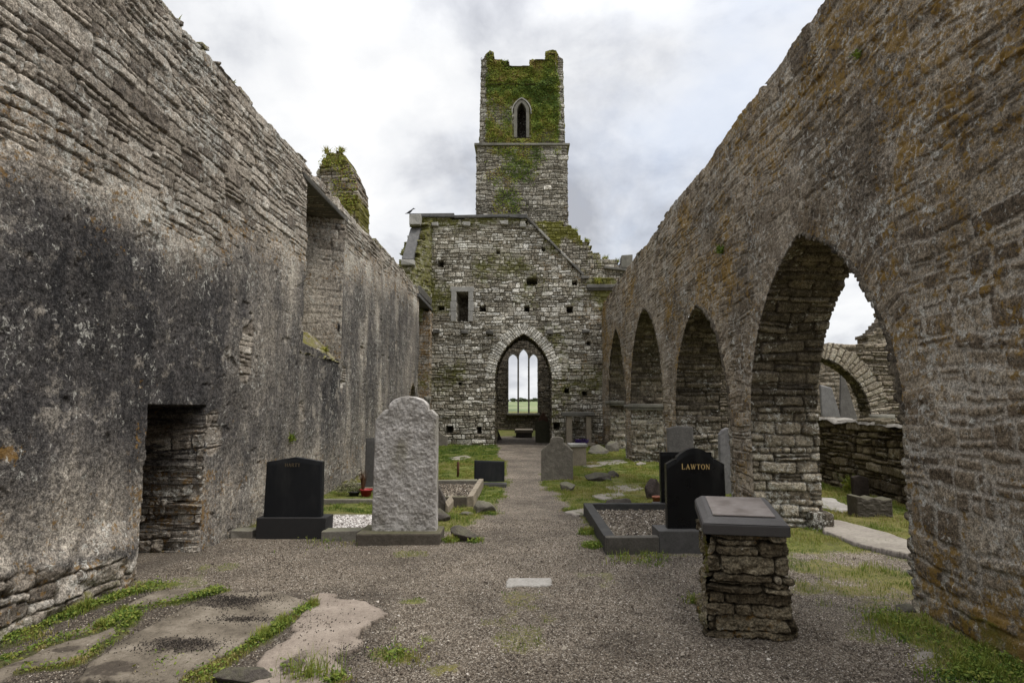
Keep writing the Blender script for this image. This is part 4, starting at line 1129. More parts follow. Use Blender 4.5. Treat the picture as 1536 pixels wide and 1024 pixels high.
# ------------------------------------------------------------------ boulders
def rock(name, label, cat, loc, size, mat, seed, group=None, rotz=0.0, parent=None, facet=0.5, sub=4):
    import bmesh
    bm = bmesh.new(); bmesh.ops.create_icosphere(bm, subdivisions=sub, radius=1.0)
    co = np.array([v.co[:] for v in bm.verts])
    rng = np.random.default_rng(seed)
    for k in range(11):                                  # cut flats into the ball
        n = rng.normal(0, 1, 3); n /= np.linalg.norm(n); h = rng.uniform(0.55, 0.85)
        dd = co @ n - h
        co = co - np.where(dd > 0, dd, 0)[:, None] * n * 0.92
    co *= 1 + 0.13 * fbm(co[:, 0] * 2.6 + seed, co[:, 1] * 2.6 + co[:, 2] * 2.2, 5, seed, 0.6)[:, None]
    for k in range(7):
        n = rng.normal(0, 1, 3); n /= np.linalg.norm(n); h = rng.uniform(0.5, 0.75)
        dd = co @ n - h
        co = co - np.where(dd > 0, dd, 0)[:, None] * n * 0.96
    co *= 1 + 0.035 * fbm(co[:, 0] * 9 + seed, co[:, 1] * 9 + co[:, 2] * 7.2, 4, seed + 5, 0.6)[:, None]
    co[:, 2] = np.maximum(co[:, 2], -0.55)
    mx = np.abs(co).max(0)
    co = co / mx * np.array(size) * 0.5
    c, s = math.cos(rotz), math.sin(rotz)
    for v, q in zip(bm.verts, co):
        v.co = (q[0] * c - q[1] * s + loc[0], q[0] * s + q[1] * c + loc[1], q[2] + loc[2] + size[2] * 0.28)
    for f in bm.faces: f.smooth = True
    me = bpy.data.meshes.new(name); bm.to_mesh(me); bm.free()
    o = link(name, me, mat, parent)
    return props(o, label, cat, group) if parent is None else o


M_ROCK = plain_stone('fieldstone', (0.08, 0.07, 0.058), (0.22, 0.20, 0.165), 7, 0.6, (0.42, 0.41, 0.37), 0.9, 0.02, moss=0.35)
M_DROCK = plain_stone('dark_fieldstone', (0.045, 0.039, 0.034), (0.12, 0.104, 0.09), 8, 0.5, (0.27, 0.255, 0.23), 0.9, 0.02, moss=0.25)
RK = 'loose stones in the grass'
for i, (px, py, w, d, h, mt, lb) in enumerate((
    (722, 770, 0.42, 0.35, 0.26, M_ROCK, 'mossy boulder with white flecks beside the path near the kerbed grave'),
    (700, 773, 0.26, 0.22, 0.09, M_ROCK, 'small flat mossy stone left of the path boulder'),
    (692, 812, 0.42, 0.26, 0.24, M_DROCK, 'mossy kerb stone at the right foot of the pale rough headstone'),
    (852, 738, 0.32, 0.22, 0.26, M_ROCK, 'squat upright stone stub in front of the round shouldered headstone'),
    (932, 771, 0.48, 0.26, 0.33, M_DROCK, 'dark rough stone standing behind the black grave kerb'),
    (898, 724, 0.62, 0.4, 0.26, M_DROCK, 'broad dark broken stone lying in grass right of the path'),
    (922, 719, 0.30, 0.3, 0.24, M_DROCK, 'small pitted stone next to the broad broken stone'),
    (898, 687, 0.7, 0.5, 0.42, M_ROCK, 'heap like grey stone near the arcade foot'),
    (918, 684, 0.55, 0.4, 0.5, M_ROCK, 'weathered grey block leaning at the arcade foot'),
    (1362, 918, 0.16, 0.14, 0.09, M_DROCK, 'small dark stone at the corner of the near pier'),
    (1395, 992, 0.20, 0.12, 0.05, M_LEDGER, 'flat pale stone in weeds at the foot of the near pier'),
    (962, 702, 0.3, 0.25, 0.16, M_LEDGER, 'pale pebble like stone at the foot of the third pier'),
    (365, 1022, 0.40, 0.16, 0.12, M_DROCK, 'dark stone edge at the bottom of the photo between slabs'),
    (866, 772, 0.24, 0.2, 0.07, M_ROCK, 'low mossy stone by the left corner of the black kerb'))):
    x, y = gnd(px, py)
    rock('boulder', lb, 'stone', (x, y + d * 0.3, float(ground_z(x, y)) - 0.01), (w, d, h), mt, 700 + i, RK, random.uniform(-0.3, 0.3))
# rubble footing of the left wall
for i, (px, py, w, h) in enumerate(((15, 905, 0.32, 0.22), (60, 880, 0.3, 0.2), (88, 905, 0.34, 0.14), (110, 868, 0.22, 0.2), (140, 884, 0.26, 0.16), (40, 925, 0.4, 0.14), (165, 878, 0.2, 0.14))[2:4]):
    d = ray(px, py); tt_ = (XL + 0.02) / d[0]
    yy_, zz_ = d[1] * tt_, EYE + d[2] * tt_
    rock('footing_stone', None, None, (XL - 0.01, yy_, zz_ - h * 0.28), (0.26, w, h), M_LEFT if i % 2 else M_ROCK, 760 + i, parent=left)

# ------------------------------------------------------------------ gravestones
def pol_mat(name, c, rough, spec=0.5, fl=0.3):
    t = NT(name)
    n = t.noise(220, 3, 0.6); n2 = t.noise(5, 5, 0.6); n3 = t.noise(2.2, 4, 0.7, t.coords((1, 1, 0.3)))
    col = t.mix(fl, c, t.ramp(n, [(0.4, 0.5), (0.6, 1.6)]), 'MULTIPLY')
    col = t.mix(t.math('MULTIPLY', t.step(n3, 0.5, 0.8), 0.35), col, (0.07, 0.068, 0.062))
    rg = t.ramp(n2, [(0.3, rough), (0.7, min(1, rough + 0.18))])
    return t.done(col, rg, spec)


M_BLACK = pol_mat('polished_black_granite', (0.0055, 0.0055, 0.006), 0.22, 0.25)
M_BLACK2 = pol_mat('honed_black_granite', (0.010, 0.011, 0.013), 0.4, 0.25)
M_GRAN = plain_stone('grey_granite', (0.055, 0.052, 0.048), (0.11, 0.105, 0.10), 30, 0.2, (0.2, 0.2, 0.19), 0.2, 0.003, 0.6)
M_CONC = plain_stone('concrete', (0.12, 0.108, 0.09), (0.24, 0.22, 0.185), 6, 0.4, (0.07, 0.07, 0.05), 0.5, 0.008, moss=0.35)
M_TAN = plain_stone('tan_sandstone', (0.16, 0.135, 0.10), (0.30, 0.255, 0.195), 6, 0.4, bump=0.5)
M_OLD = plain_stone('old_headstone', (0.10, 0.088, 0.072), (0.21, 0.188, 0.155), 8, 0.45, (0.34, 0.33, 0.29), 0.7, 0.012, moss=0.25)
M_BROWN = plain_stone('brown_plinth', (0.055, 0.046, 0.036), (0.125, 0.108, 0.086), 7, 0.3, bump=0.7, dist=0.012, moss=0.3)
M_GOLD = NT('gold_leaf').done((0.52, 0.36, 0.14), 0.45, 0.5)
t = NT('pecked_limestone')
pk = t.noise(22, 5, 0.6, t.coords((1, 1, 1.4)), 0.8); pk2 = t.noise(5, 6, 0.65); pk3 = t.noise(130, 3, 0.7)
c = t.ramp(pk2, [(0.36, (0.25, 0.232, 0.208)), (0.5, (0.38, 0.357, 0.33)), (0.64, (0.48, 0.455, 0.43))])
c = t.mix(0.75, c, t.ramp(pk, [(0.3, 0.62), (0.5, 1.0), (0.7, 1.22)]), 'MULTIPLY')
c = t.mix(0.5, c, t.ramp(pk3, [(0.3, 0.7), (0.7, 1.3)]), 'MULTIPLY')
c = t.mix(t.math('MULTIPLY', t.step(t.noise(2.3, 5, 0.65, t.coords((1.3, 1, 0.5))), 0.52, 0.68), 0.4), c, (0.18, 0.165, 0.10))
M_PECK = t.done(c, 0.95, 0.15, t.bump(t.math('ADD', pk, t.math('MULTIPLY', pk3, 0.5)), 0.8, 0.012))


def slab_profile(name, xl, xr, topf, z0, y0, th, mat, parent, rough=0.0, seed=1, nx=None, lean=0.0, rot=0.0, bev=0.006, taper=0.0):
    """an upright stone: columns from z0 to topf(t), t in 0..1 across; real thickness, eased arrises, optional tooling"""
    w = xr - xl
    nx = nx or max(24, int(w / 0.012)); nz = 170 if rough > 0.01 else (60 if rough else 16)
    tt_ = np.linspace(0, 1, nx)
    tp = np.array([topf(q) for q in tt_])
    tz = np.linspace(0, 1, nz)
    T, S = np.meshgrid(tt_, tz)
    Zt = z0 + (tp[None, :] - z0) * S
    Xx = xl + w * T + (0.5 - T) * taper * S
    e = np.minimum(np.minimum(T, 1 - T) * w, (1 - S) * (tp[None, :] - z0))
    ease = bev * np.exp(-np.maximum(e, 0) / (bev * 0.8 + 1e-6))
    Yf = y0 + ease + rough * fbm(Xx * 26, Zt * 34, 4, seed, 0.6) * sstep(0, 0.02, e)
    Yb = y0 + th - ease
    Pf = np.stack([Xx, Yf + lean * (Zt - z0), Zt], -1); Pb = np.stack([Xx, Yb + lean * (Zt - z0), Zt], -1)
    V = np.concatenate([Pf.reshape(-1, 3), Pb.reshape(-1, 3)])
    F = grid_faces(nz, nx); n0 = nz * nx
    i = np.arange(n0).reshape(nz, nx)
    rings = np.concatenate([i[:, 0], i[-1, 1:], i[::-1, -1][1:], i[0, ::-1][1:]])
    a = rings[:-1]; b = rings[1:]
    Fr = np.stack([b, a, a + n0, b + n0], -1)[:, ::-1]
    if rot:
        cx_ = 0.5 * (xl + xr); cy_ = y0 + th / 2
        c, s = math.cos(rot), math.sin(rot)
        dx = V[:, 0] - cx_; dy = V[:, 1] - cy_
        V[:, 0] = cx_ + dx * c - dy * s; V[:, 1] = cy_ + dx * s + dy * c
    me = raw_mesh(name, V, [F, F[:, ::-1] + n0, Fr], None, True)
    me.polygons.foreach_set('use_smooth', np.concatenate([np.full(len(F) * 2, bool(rough)), np.zeros(len(Fr), bool)]))
    return link(name, me, mat, parent)


LET = {  # strokes: (x0,y0,x1,y1,width); letters in a unit-height cell
    'L': (0.62, [(.12, 0, .12, 1, .15), (.04, .03, .58, .03, .06), (.57, 0, .57, .22, .05), (.02, .98, .24, .98, .04)]),
    'A': (0.82, [(.12, 0, .42, 1, .07), (.40, 1, .70, 0, .15), (.22, .36, .6, .36, .06), (.02, .02, .24, .02, .04), (.56, .02, .82, .02, .04)]),
    'W': (1.08, [(.10, 1, .32, 0, .14), (.32, 0, .54, .95, .07), (.54, .95, .74, 0, .14), (.74, 0, .98, 1, .07), (.0, .98, .24, .98, .04), (.42, .98, .64, .98, .04), (.86, .98, 1.08, .98, .04)]),
    'T': (0.72, [(.36, 0, .36, 1, .15), (.04, .97, .68, .97, .06), (.05, .78, .05, 1, .05), (.67, .78, .67, 1, .05), (.24, .02, .48, .02, .04)]),
    'O': (0.82, None),
    'N': (0.82, [(.12, 0, .12, 1, .07), (.12, 1, .68, 0, .15), (.70, 0, .70, 1, .07), (.02, .02, .22, .02, .04), (.58, .98, .80, .98, .04), (.0, .98, .14, .98, .04)]),
    'H': (0.84, [(.14, 0, .14, 1, .15), (.70, 0, .70, 1, .15), (.14, .5, .70, .5, .06), (.03, .02, .27, .02, .04), (.03, .98, .27, .98, .04), (.58, .02, .82, .02, .04), (.58, .98, .82, .98, .04)]),
    'R': (0.78, [(.14, 0, .14, 1, .15), (.14, .97, .48, .97, .06), (.48, .97, .60, .85, .1), (.60, .88, .60, .64, .12), (.60, .66, .46, .53, .1), (.14, .53, .48, .53, .06), (.40, .53, .70, 0, .14), (.03, .02, .27, .02, .04)]),
    'Y': (0.78, [(.08, 1, .38, .45, .14), (.38, .45, .68, 1, .07), (.38, 0, .38, .47, .15), (.0, .98, .2, .98, .04), (.58, .98, .78, .98, .04), (.26, .02, .5, .02, .04)]),
}


def lettering(name, text, cx, cz, h, y, mat, parent, depth=0.004, gap=0.16, first=1.0):
    tot = sum(LET[ch][0] * (first if i == 0 else 1) for i, ch in enumerate(text)) * h + gap * h * (len(text) - 1)
    x = cx - tot / 2; V = []; F = []
    for i, ch in enumerate(text):
        hh = h * (first if i == 0 else 1)
        w, st = LET[ch]
        if st is None:
            n = 28; b = len(V)
            for k in range(n):
                a = 2 * math.pi * k / n
                for (rx, rz) in ((.40, .51), (.25, .44)):
                    V.append((x + (.41 + rx * math.cos(a)) * hh, y, cz + (.5 + rz * math.sin(a)) * hh))
            for k in range(n):
                j = (k + 1) % n
                F.append((b + 2 * k, b + 2 * j, b + 2 * j + 1, b + 2 * k + 1))
        else:
            for q, (x0, z0, x1, z1, ww) in enumerate(st):
                dx, dz = x1 - x0, z1 - z0; L_ = math.hypot(dx, dz); nx_, nz_ = -dz / L_ * ww / 2, dx / L_ * ww / 2
                b = len(V)
                for (px_, pz_) in ((x0 + nx_, z0 + nz_), (x0 - nx_, z0 - nz_), (x1 - nx_, z1 - nz_), (x1 + nx_, z1 + nz_)):
                    V.append((x + px_ * hh, y - 0.0002 * q, cz + pz_ * hh))
                F.append((b, b + 1, b + 2, b + 3))
        x += w * hh + gap * h
    o = link(name, raw_mesh(name, V, np.array(F), None, False), mat, parent)
    md = o.modifiers.new('th', 'SOLIDIFY'); md.thickness = depth; md.offset = 0
    return o


def X_(px, py, Y): return onY(px, py, Y)[0]
def Z_(px, py, Y): return onY(px, py, Y)[1]


def top_poly(pts):
    xs = [p[0] for p in pts]; zs_ = [p[1] for p in pts]
    return lambda q: float(np.interp(q, xs, zs_))


# --- the big pale headstone
hY = 7.42
t_ = thing('rough_headstone', 'tall pale pecked limestone headstone with rounded shouldered top on a brown plinth', 'headstone', (-1.48, 7.5, 0))
hx0, hx1 = X_(557, 785, hY), X_(654.5, 785, hY)
zsd, zsh, zsc, ztp = Z_(560, 631, hY), Z_(575, 619, hY), Z_(578, 613, hY), Z_(610, 594, hY)


def rough_top(q):
    d = abs(q - 0.53) / 0.5
    if d < 0.64:
        return zsc + (ztp - zsc) * math.sqrt(max(0, 1 - (d / 0.66) ** 2))
    if d < 0.76: return zsc - 0.012
    k = min(1, (1.06 - min(d, 1.06)) / 0.30)
    return zsd + (zsc - 0.012 - zsd) * k ** 0.8


slab_profile('headstone', hx0, hx1, rough_top, 0.08, hY, 0.17, M_PECK, t_, 0.011, 5, 150, 0.0, 0.0, 0.010, 0.03)
box_bm('plinth', (X_(534, 815, 7.28), 7.28, -0.1), (X_(659, 815, 7.28), 7.75, 0.135), M_BROWN, t_, 0.018, 2, jitter=0.008)

# --- black peaked headstone
bY = 7.66
t_ = thing('peaked_headstone', 'black polished headstone with a shallow peaked top standing against the left wall', 'headstone', (-2.85, 7.75, 0))
bx0, bx1 = X_(395, 775, bY), X_(481.5, 775, bY)
zc, zp = Z_(400, 692.5, bY), Z_(439, 685.5, bY)
slab_profile('headstone', bx0, bx1, top_poly([(0, zc), (0.5, zp), (1, zc)]), 0.2, bY, 0.10, M_BLACK2, t_, 0, 1, 40, 0, 0, 0.006, 0.02)
box_bm('plinth', (X_(383, 808, 7.6), 7.6, -0.1), (X_(487.5, 808, 7.6), 7.9, 0.255), pol_mat('dull_black_granite', (0.022, 0.021, 0.021), 0.65, 0.3), t_, 0.008, 2)
lettering('lettering', 'HARTY', X_(439, 697, bY), Z_(439, 699.5, bY), 0.042, bY - 0.003, NT('dim_gilding').done((0.13, 0.10, 0.06), 0.6, 0.3), t_, 0.003)
kb = thing('grave_kerb', 'low grey concrete kerb in front of a bed of white pebbles, left of the pale headstone', 'kerb', (-2.6, 7.7, 0))
box_bm('kerb_bar', (-3.62, 7.62, -0.08), (bx0 - 0.11, 7.82, 0.10), M_CONC, kb, 0.012, jitter=0.006)
box_bm('kerb_bar', (bx1 + 0.06, 7.5, -0.08), (X_(534, 815, 7.28) - 0.03, 7.72, 0.115), M_CONC, kb, 0.012, jitter=0.006)
box_bm('kerb_bar', (-3.55, 8.9, -0.08), (-1.9, 9.02, 0.06), M_CONC, kb, 0.012, jitter=0.006)
kb2 = thing('grave_kerb', 'low mossy concrete kerb with flower pots along it, against the left wall', 'kerb', (-2.9, 10.9, 0))
box_bm('kerb_bar', (-3.6, 10.15, -0.08), (-2.0, 10.28, 0.10), M_CONC, kb2, 0.012, jitter=0.006)
box_bm('kerb_bar', (-3.6, 12.3, -0.08), (-2.0, 12.42, 0.10), M_CONC, kb2, 0.012, jitter=0.006)


def pebble_field(name, C, size, val, mat, parent=None):
    n = len(C)
    base = np.array([(1, 0, 0), (0.2, 0.9, 0), (-0.95, 0.1, 0), (-0.1, -0.95, 0), (0.1, 0.05, 0.75), (0, 0, -0.6)])
    P = base[None] * (1 + RNG.normal(0, 0.22, (n, 6, 3)))
    a = RNG.uniform(0, 2 * np.pi, n); b = RNG.normal(0, 0.5, n)
    ca, sa, cb, sb = np.cos(a), np.sin(a), np.cos(b), np.sin(b)
    x = P[..., 0] * ca[:, None] - P[..., 1] * sa[:, None]; y = P[..., 0] * sa[:, None] + P[..., 1] * ca[:, None]; z = P[..., 2]
    x2 = x * cb[:, None] + z * sb[:, None]; z2 = -x * sb[:, None] + z * cb[:, None]
    V = np.stack([x2, y, z2], -1) * np.asarray(size)[:, None, None] + C[:, None]
    f = np.array([(0, 1, 4), (1, 2, 4), (2, 3, 4), (3, 0, 4), (1, 0, 5), (2, 1, 5), (3, 2, 5), (0, 3, 5)])
    F = (f[None] + 6 * np.arange(n)[:, None, None]).reshape(-1, 3)
    A = np.repeat(pack(val, 0 * val, 0 * val, 0 * val), 6, axis=0)
    return link(name, raw_mesh(name, V.reshape(-1, 3), F, {'lf': A}, False), mat, parent)


def peb_mat(name, stops):
    t = NT(name); a, _, _, _ = t.attr('lf'); n = t.noise(90, 4, 0.7)
    c = t.ramp(a, stops)
    return t.done(t.mix(0.6, c, t.ramp(n, [(0.3, 0.7), (0.7, 1.3)]), 'MULTIPLY'), 0.85, 0.25)


M_PEB = peb_mat('gravel_chip', [(0.0, (0.05, 0.039, 0.030)), (0.4, (0.13, 0.104, 0.078)), (0.75, (0.22, 0.184, 0.142)), (0.95, (0.34, 0.30, 0.242)), (1.0, (0.56, 0.51, 0.45))])
M_WPEB = peb_mat('white_pebble', [(0.0, (0.12, 0.10, 0.09)), (0.3, (0.3, 0.27, 0.25)), (0.6, (0.5, 0.47, 0.44)), (1.0, (0.68, 0.65, 0.62))])
n = 4200
C = np.stack([RNG.uniform(-3.35, -1.85, n), RNG.uniform(7.74, 8.85, n), np.zeros(n)], -1); C[:, 2] = 0.05 + 0.012 * RNG.random(n) + ground_z(C[:, 0], C[:, 1])
props(pebble_field('white_pebbles', C, RNG.uniform(0.012, 0.026, n), RNG.random(n), M_WPEB), 'bed of white and dark pebbles beside the black peaked headstone', 'pebbles', None, 'stuff')

# --- kerbed grave on the left of the path
t_ = thing('kerbed_grave', 'tan stone kerbed grave filled with gravel behind the pale headstone', 'grave', (-1.5, 11.3, 0))
kx0, kx1, ky0, ky1 = -2.05, -0.80, 9.95, 12.35
box_bm('kerb_bar', (kx0, ky0, -0.05), (kx1 - 0.12, ky0 + 0.13, 0.17), M_BROWN, t_, 0.012, jitter=0.006)
box_bm('kerb_bar', (kx1 - 0.115, ky0, -0.05), (kx1, ky1, 0.19), M_TAN, t_, 0.012, jitter=0.006)
box_bm('kerb_bar', (kx0, ky1 - 0.13, -0.05), (kx1 - 0.12, ky1, 0.17), M_CONC, t_, 0.012, jitter=0.006)
box_bm('kerb_bar', (kx0 - 0.12, ky0, -0.05), (kx0 - 0.005, ky1, 0.17), M_BROWN, t_, 0.012, jitter=0.006)
n = 2600
C = np.stack([RNG.uniform(kx0, kx1 - 0.12, n), RNG.uniform(ky0 + 0.13, ky1 - 0.13, n), 0.07 + 0.03 * RNG.random(n)], -1)
box_bm('grave_fill', (kx0 + 0.002, ky0 + 0.132, -0.05), (kx1 - 0.122, ky1 - 0.132, 0.075), M_SLAB, t_, 0)
pf = pebble_field('gravel_fill', C, RNG.uniform(0.012, 0.026, n), RNG.random(n) ** 1.2, M_PEB, t_); pf['kind'] = 'stuff'
# --- small black headstone
t_ = thing('small_headstone', 'small plain rectangular black headstone on grey base beside the path', 'headstone', (-0.7, 12.4, 0))
yy_ = 12.42
slab_profile('headstone', X_(711, 728, yy_), X_(756.5, 728, yy_), top_poly([(0, Z_(711, 690.5, yy_)), (1, Z_(756, 692, yy_))]), 0.12, yy_, 0.10, M_BLACK2, t_, 0, 1, 20, 0.05)
box_bm('plinth', (X_(708, 730, 12.37), 12.37, -0.05), (X_(759.5, 730, 12.37), 12.66, Z_(730, 725.5, 12.37)), M_GRAN, t_, 0.01)
# rusty stake, pots, thin slate stone
x, y = gnd(687, 717)
props(lathe('rusty_stake', [(0.03, -0.05), (0.028, 0.2), (0.03, 0.34), (0.012, 0.36)], plain_stone('rust', (0.05, 0.025, 0.015), (0.12, 0.055, 0.03), 20, 0), None, (x, y, 0.02), 8), 'short rusty iron stake standing in grass behind the kerbed grave', 'stake')
yy_ = 11.6
t_ = thing('slate_headstone', 'thin dark edge-on slate headstone half hidden behind the pale headstone', 'headstone', (-2.9, 11.7, 0))
slab_profile('headstone', X_(547, 715, yy_), X_(575, 715, yy_), top_poly([(0, Z_(546, 657, yy_)), (0.45, Z_(546, 656, yy_)), (0.5, Z_(546, 662, yy_)), (1, Z_(546, 662, yy_))]), 0.02, yy_, 0.09, M_GRAN, t_, 0, 1, 20, 0, 0.15)
box_bm('plinth', (X_(543, 722, 11.5), 11.5, -0.05), (X_(580, 722, 11.5), 11.9, 0.12), M_CONC, t_, 0.01, jitter=0.004)


def pot(label, px, py, r, h, col):
    x, y = gnd(px, py)
    t_ = thing('flower_pot', label, 'pot', (x, y, 0))
    m = plain_stone('pot_' + str(px), tuple(c * 0.8 for c in col), col, 20, 0, bump=0.1, rough=0.5, spec=0.4)
    lathe('pot_body', [(r * 0.72, 0.0), (r * 0.95, h * 0.82), (r * 1.06, h * 0.84), (r * 1.06, h), (r * 0.92, h), (r * 0.88, h * 0.8), (0.01, h * 0.78)], m, t_, (x, y, float(ground_z(x, y)) + 0.02), 20)
    return t_, x, y


def sprig(name, x, y, z, n, hgt, spread, v0, v1, mat, parent, w=0.008):
    """a clump of thin curved blades"""
    Cs = []; A = []
    for k in range(n):
        a = random.uniform(0, 6.28); l = hgt * random.uniform(0.6, 1.1); s = spread * random.uniform(0.2, 1)
        b = a + random.uniform(-0.6, 0.6); ww = w * random.uniform(0.7, 1.3)
        px_, py_ = x + math.cos(a) * spread * 0.15, y + math.sin(a) * spread * 0.15
        q = (-math.sin(b) * ww, math.cos(b) * ww)
        p0 = (px_, py_, z); p1 = (px_ + math.cos(b) * s * 0.35, py_ + math.sin(b) * s * 0.35, z + l * 0.6); p2 = (px_ + math.cos(b) * s, py_ + math.sin(b) * s, z + l)
        Cs += [(p0[0] - q[0], p0[1] - q[1], p0[2]), (p0[0] + q[0], p0[1] + q[1], p0[2]), (p1[0] + q[0], p1[1] + q[1], p1[2]), (p1[0] - q[0], p1[1] - q[1], p1[2]), p2, p2]
        A += [random.uniform(v0, v1)] * 6
    V = np.array(Cs); m = len(V) // 6
    F1 = np.array([(0, 1, 2, 3)]) + 6 * np.arange(m)[:, None]; F2 = np.array([(3, 2, 4)]) + 6 * np.arange(m)[:, None]
    A = np.array(A)
    return link(name, raw_mesh(name, V, [F1, F2], {'lf': pack(A, 0 * A, 0 * A, 0 * A)}, False), mat, parent)


t_, x, y = pot('red plastic flower pot with a withered brown plant beside the left wall', 549, 746, 0.11, 0.13, (0.32, 0.025, 0.025))
sprig('withered_plant', x - 0.06, y, 0.12, 26, 0.38, 0.12, 0.8, 1.0, leaf_mat('dead_stalk', [(0.05, 0.025, 0.012), (0.10, 0.05, 0.025)], 0), t_)
t_, x, y = pot('black flower pot with grey green heather next to the red pot', 531, 746, 0.10, 0.09, (0.015, 0.015, 0.016))
n = 500; d = RNG.normal(0, 1, (n, 3)); d /= np.linalg.norm(d, axis=1)[:, None]; d[:, 2] = np.abs(d[:, 2])
leaf_cloud('foliage', d * np.array([0.26, 0.2, 0.2]) * RNG.uniform(0.5, 1, (n, 1)) + np.array([x - 0.12, y + 0.1, 0.1]), d, RNG.uniform(0.012, 0.025, n), RNG.uniform(0.2, 1, n), leaf_mat('heather_leaf', [(0.09, 0.10, 0.05), (0.17, 0.17, 0.09), (0.22, 0.2, 0.12)], 0.2), t_)
# dark stones behind the pale headstone
yy_ = 9.3
t_ = thing('leaning_marker', 'dark narrow slab with pale edge leaning behind the right side of the pale headstone', 'headstone', (-1.3, 9.3, 0))
slab_profile('headstone', X_(640, 765, yy_), X_(668, 765, yy_), top_poly([(0, 0.62), (0.35, 0.58), (0.6, 0.42), (1, 0.2)]), -0.03, yy_, 0.12, M_DROCK, t_, 0.004, 9, 30, 0.05)
slab_profile('pale_edge', X_(668.2, 765, yy_), X_(673, 765, yy_), top_poly([(0, 0.2), (1, 0.12)]), -0.03, yy_ - 0.03, 0.9, M_TAN, t_, 0.0, 9, 8)
rock('boulder', 'dark rounded stone just right of the pale headstone base', 'stone', (X_(655, 778, 8.6), 8.75, -0.02), (0.36, 0.34, 0.26), M_DROCK, 790, RK)

# --- round shouldered old headstone in the middle
yy_ = 13.4
t_ = thing('shouldered_headstone', 'old grey sandstone headstone with small rounded head and sloping shoulders right of the path', 'headstone', (0.75, 13.5, 0))
za, zb_, zc_, zd_ = Z_(811, 676, yy_), Z_(820, 666, yy_), Z_(826, 660, yy_), Z_(836, 654.5, yy_)


def sh_top(q):
    d = abs(q - 0.5) * 2
    if d < 0.42: return zc_ + (zd_ - zc_) * math.sqrt(max(0, 1 - (d / 0.44) ** 2))
    if d < 0.5: return zb_ + 0.02
    return zb_ - (zb_ - za) * ((d - 0.5) / 0.5) ** 1.3


slab_profile('headstone', X_(812, 722, yy_), X_(860, 722, yy_), sh_top, -0.05, yy_, 0.13, M_OLD, t_, 0.006, 12, 60, 0.03, -0.12, 0.01)
x, y = gnd(868, 698)
t_ = thing('stone_pedestal', 'squat tan block with a pale top standing behind the shouldered headstone', 'pedestal', (x, 16.2, 0))
box_bm('block', (X_(856, 690, 16.2), 16.2, -0.05), (X_(880, 690, 16.2), 16.75, Z_(868, 670, 16.2)), M_TAN, t_, 0.03, jitter=0.012)
box_bm('cap', (X_(854, 690, 16.15), 16.15, Z_(868, 670, 16.2) + 0.004), (X_(882, 690, 16.15), 16.8, Z_(868, 666, 16.2)), M_PALE_ASH, t_, 0.02, jitter=0.006)
# table tomb by the gable
yy_ = 22.7
t_ = thing('table_tomb', 'stone frame of two posts and a lintel standing against the gable wall', 'tomb', (2.0, 22.9, 0.15))
zt_ = Z_(865, 618, yy_); zl_ = Z_(865, 624, yy_)
box_bm('lintel', (X_(843, 640, yy_), yy_, zl_), (X_(892, 640, yy_), yy_ + 0.6, zt_), M_LINTEL, t_, 0.025, jitter=0.01)
for (a, b) in ((850, 859), (880, 888)):
    box_bm('post', (X_(a, 640, yy_), yy_ + 0.08, 0.3), (X_(b, 640, yy_), yy_ + 0.4, zl_ - 0.003), M_TAN, t_, 0.02, jitter=0.008)
box_bm('base', (X_(846, 640, yy_), yy_ - 0.05, 0.0), (X_(892, 640, yy_), yy_ + 0.6, 0.296), M_TAN, t_, 0.03, jitter=0.012)
x = X_(873, 660, 22.2); z = Z_(873, 664, 22.2)
n = 260; q = RNG.uniform(-1, 1, (n, 3))
t_ = thing('purple_wreath', 'small purple flower wreath lying before the stone table tomb', 'wreath', (x, 22.3, 0.15))
leaf_cloud('petals', q * np.array([0.24, 0.1, 0.07]) + np.array([x, 22.3, z + 0.06]), np.abs(q) + 0.01, RNG.uniform(0.02, 0.04, n), RNG.random(n), leaf_mat('purple_petal', [(0.035, 0.015, 0.10), (0.08, 0.04, 0.2)], 0.1), t_)
rock('wreath_stone', None, None, (x, 22.32, 0.12), (0.5, 0.3, z - 0.1), M_ROCK, 799, parent=t_)

# --- LAWTON headstone with its kerb
lY = 6.98
t_ = thing('lettered_headstone', 'tall black polished headstone with round shouldered top and gold family name on a grey base', 'headstone', (2.0, 7.05, 0))
lx0, lx1 = X_(1001.5, 795, lY), X_(1091, 795, lY)
z1_, z2_, z3_ = Z_(1000, 696, lY), Z_(1015, 687, lY), Z_(1044, 672, lY)


def law_top(q):
    d = abs(q - 0.5) * 2
    if d < 0.64: return z2_ + (z3_ - z2_) * math.cos(d / 0.64 * math.pi / 2) ** 0.8
    if d < 0.72: return z2_ - 0.012
    return z2_ - 0.015 - (z2_ - 0.015 - z1_) * ((d - 0.72) / 0.28)


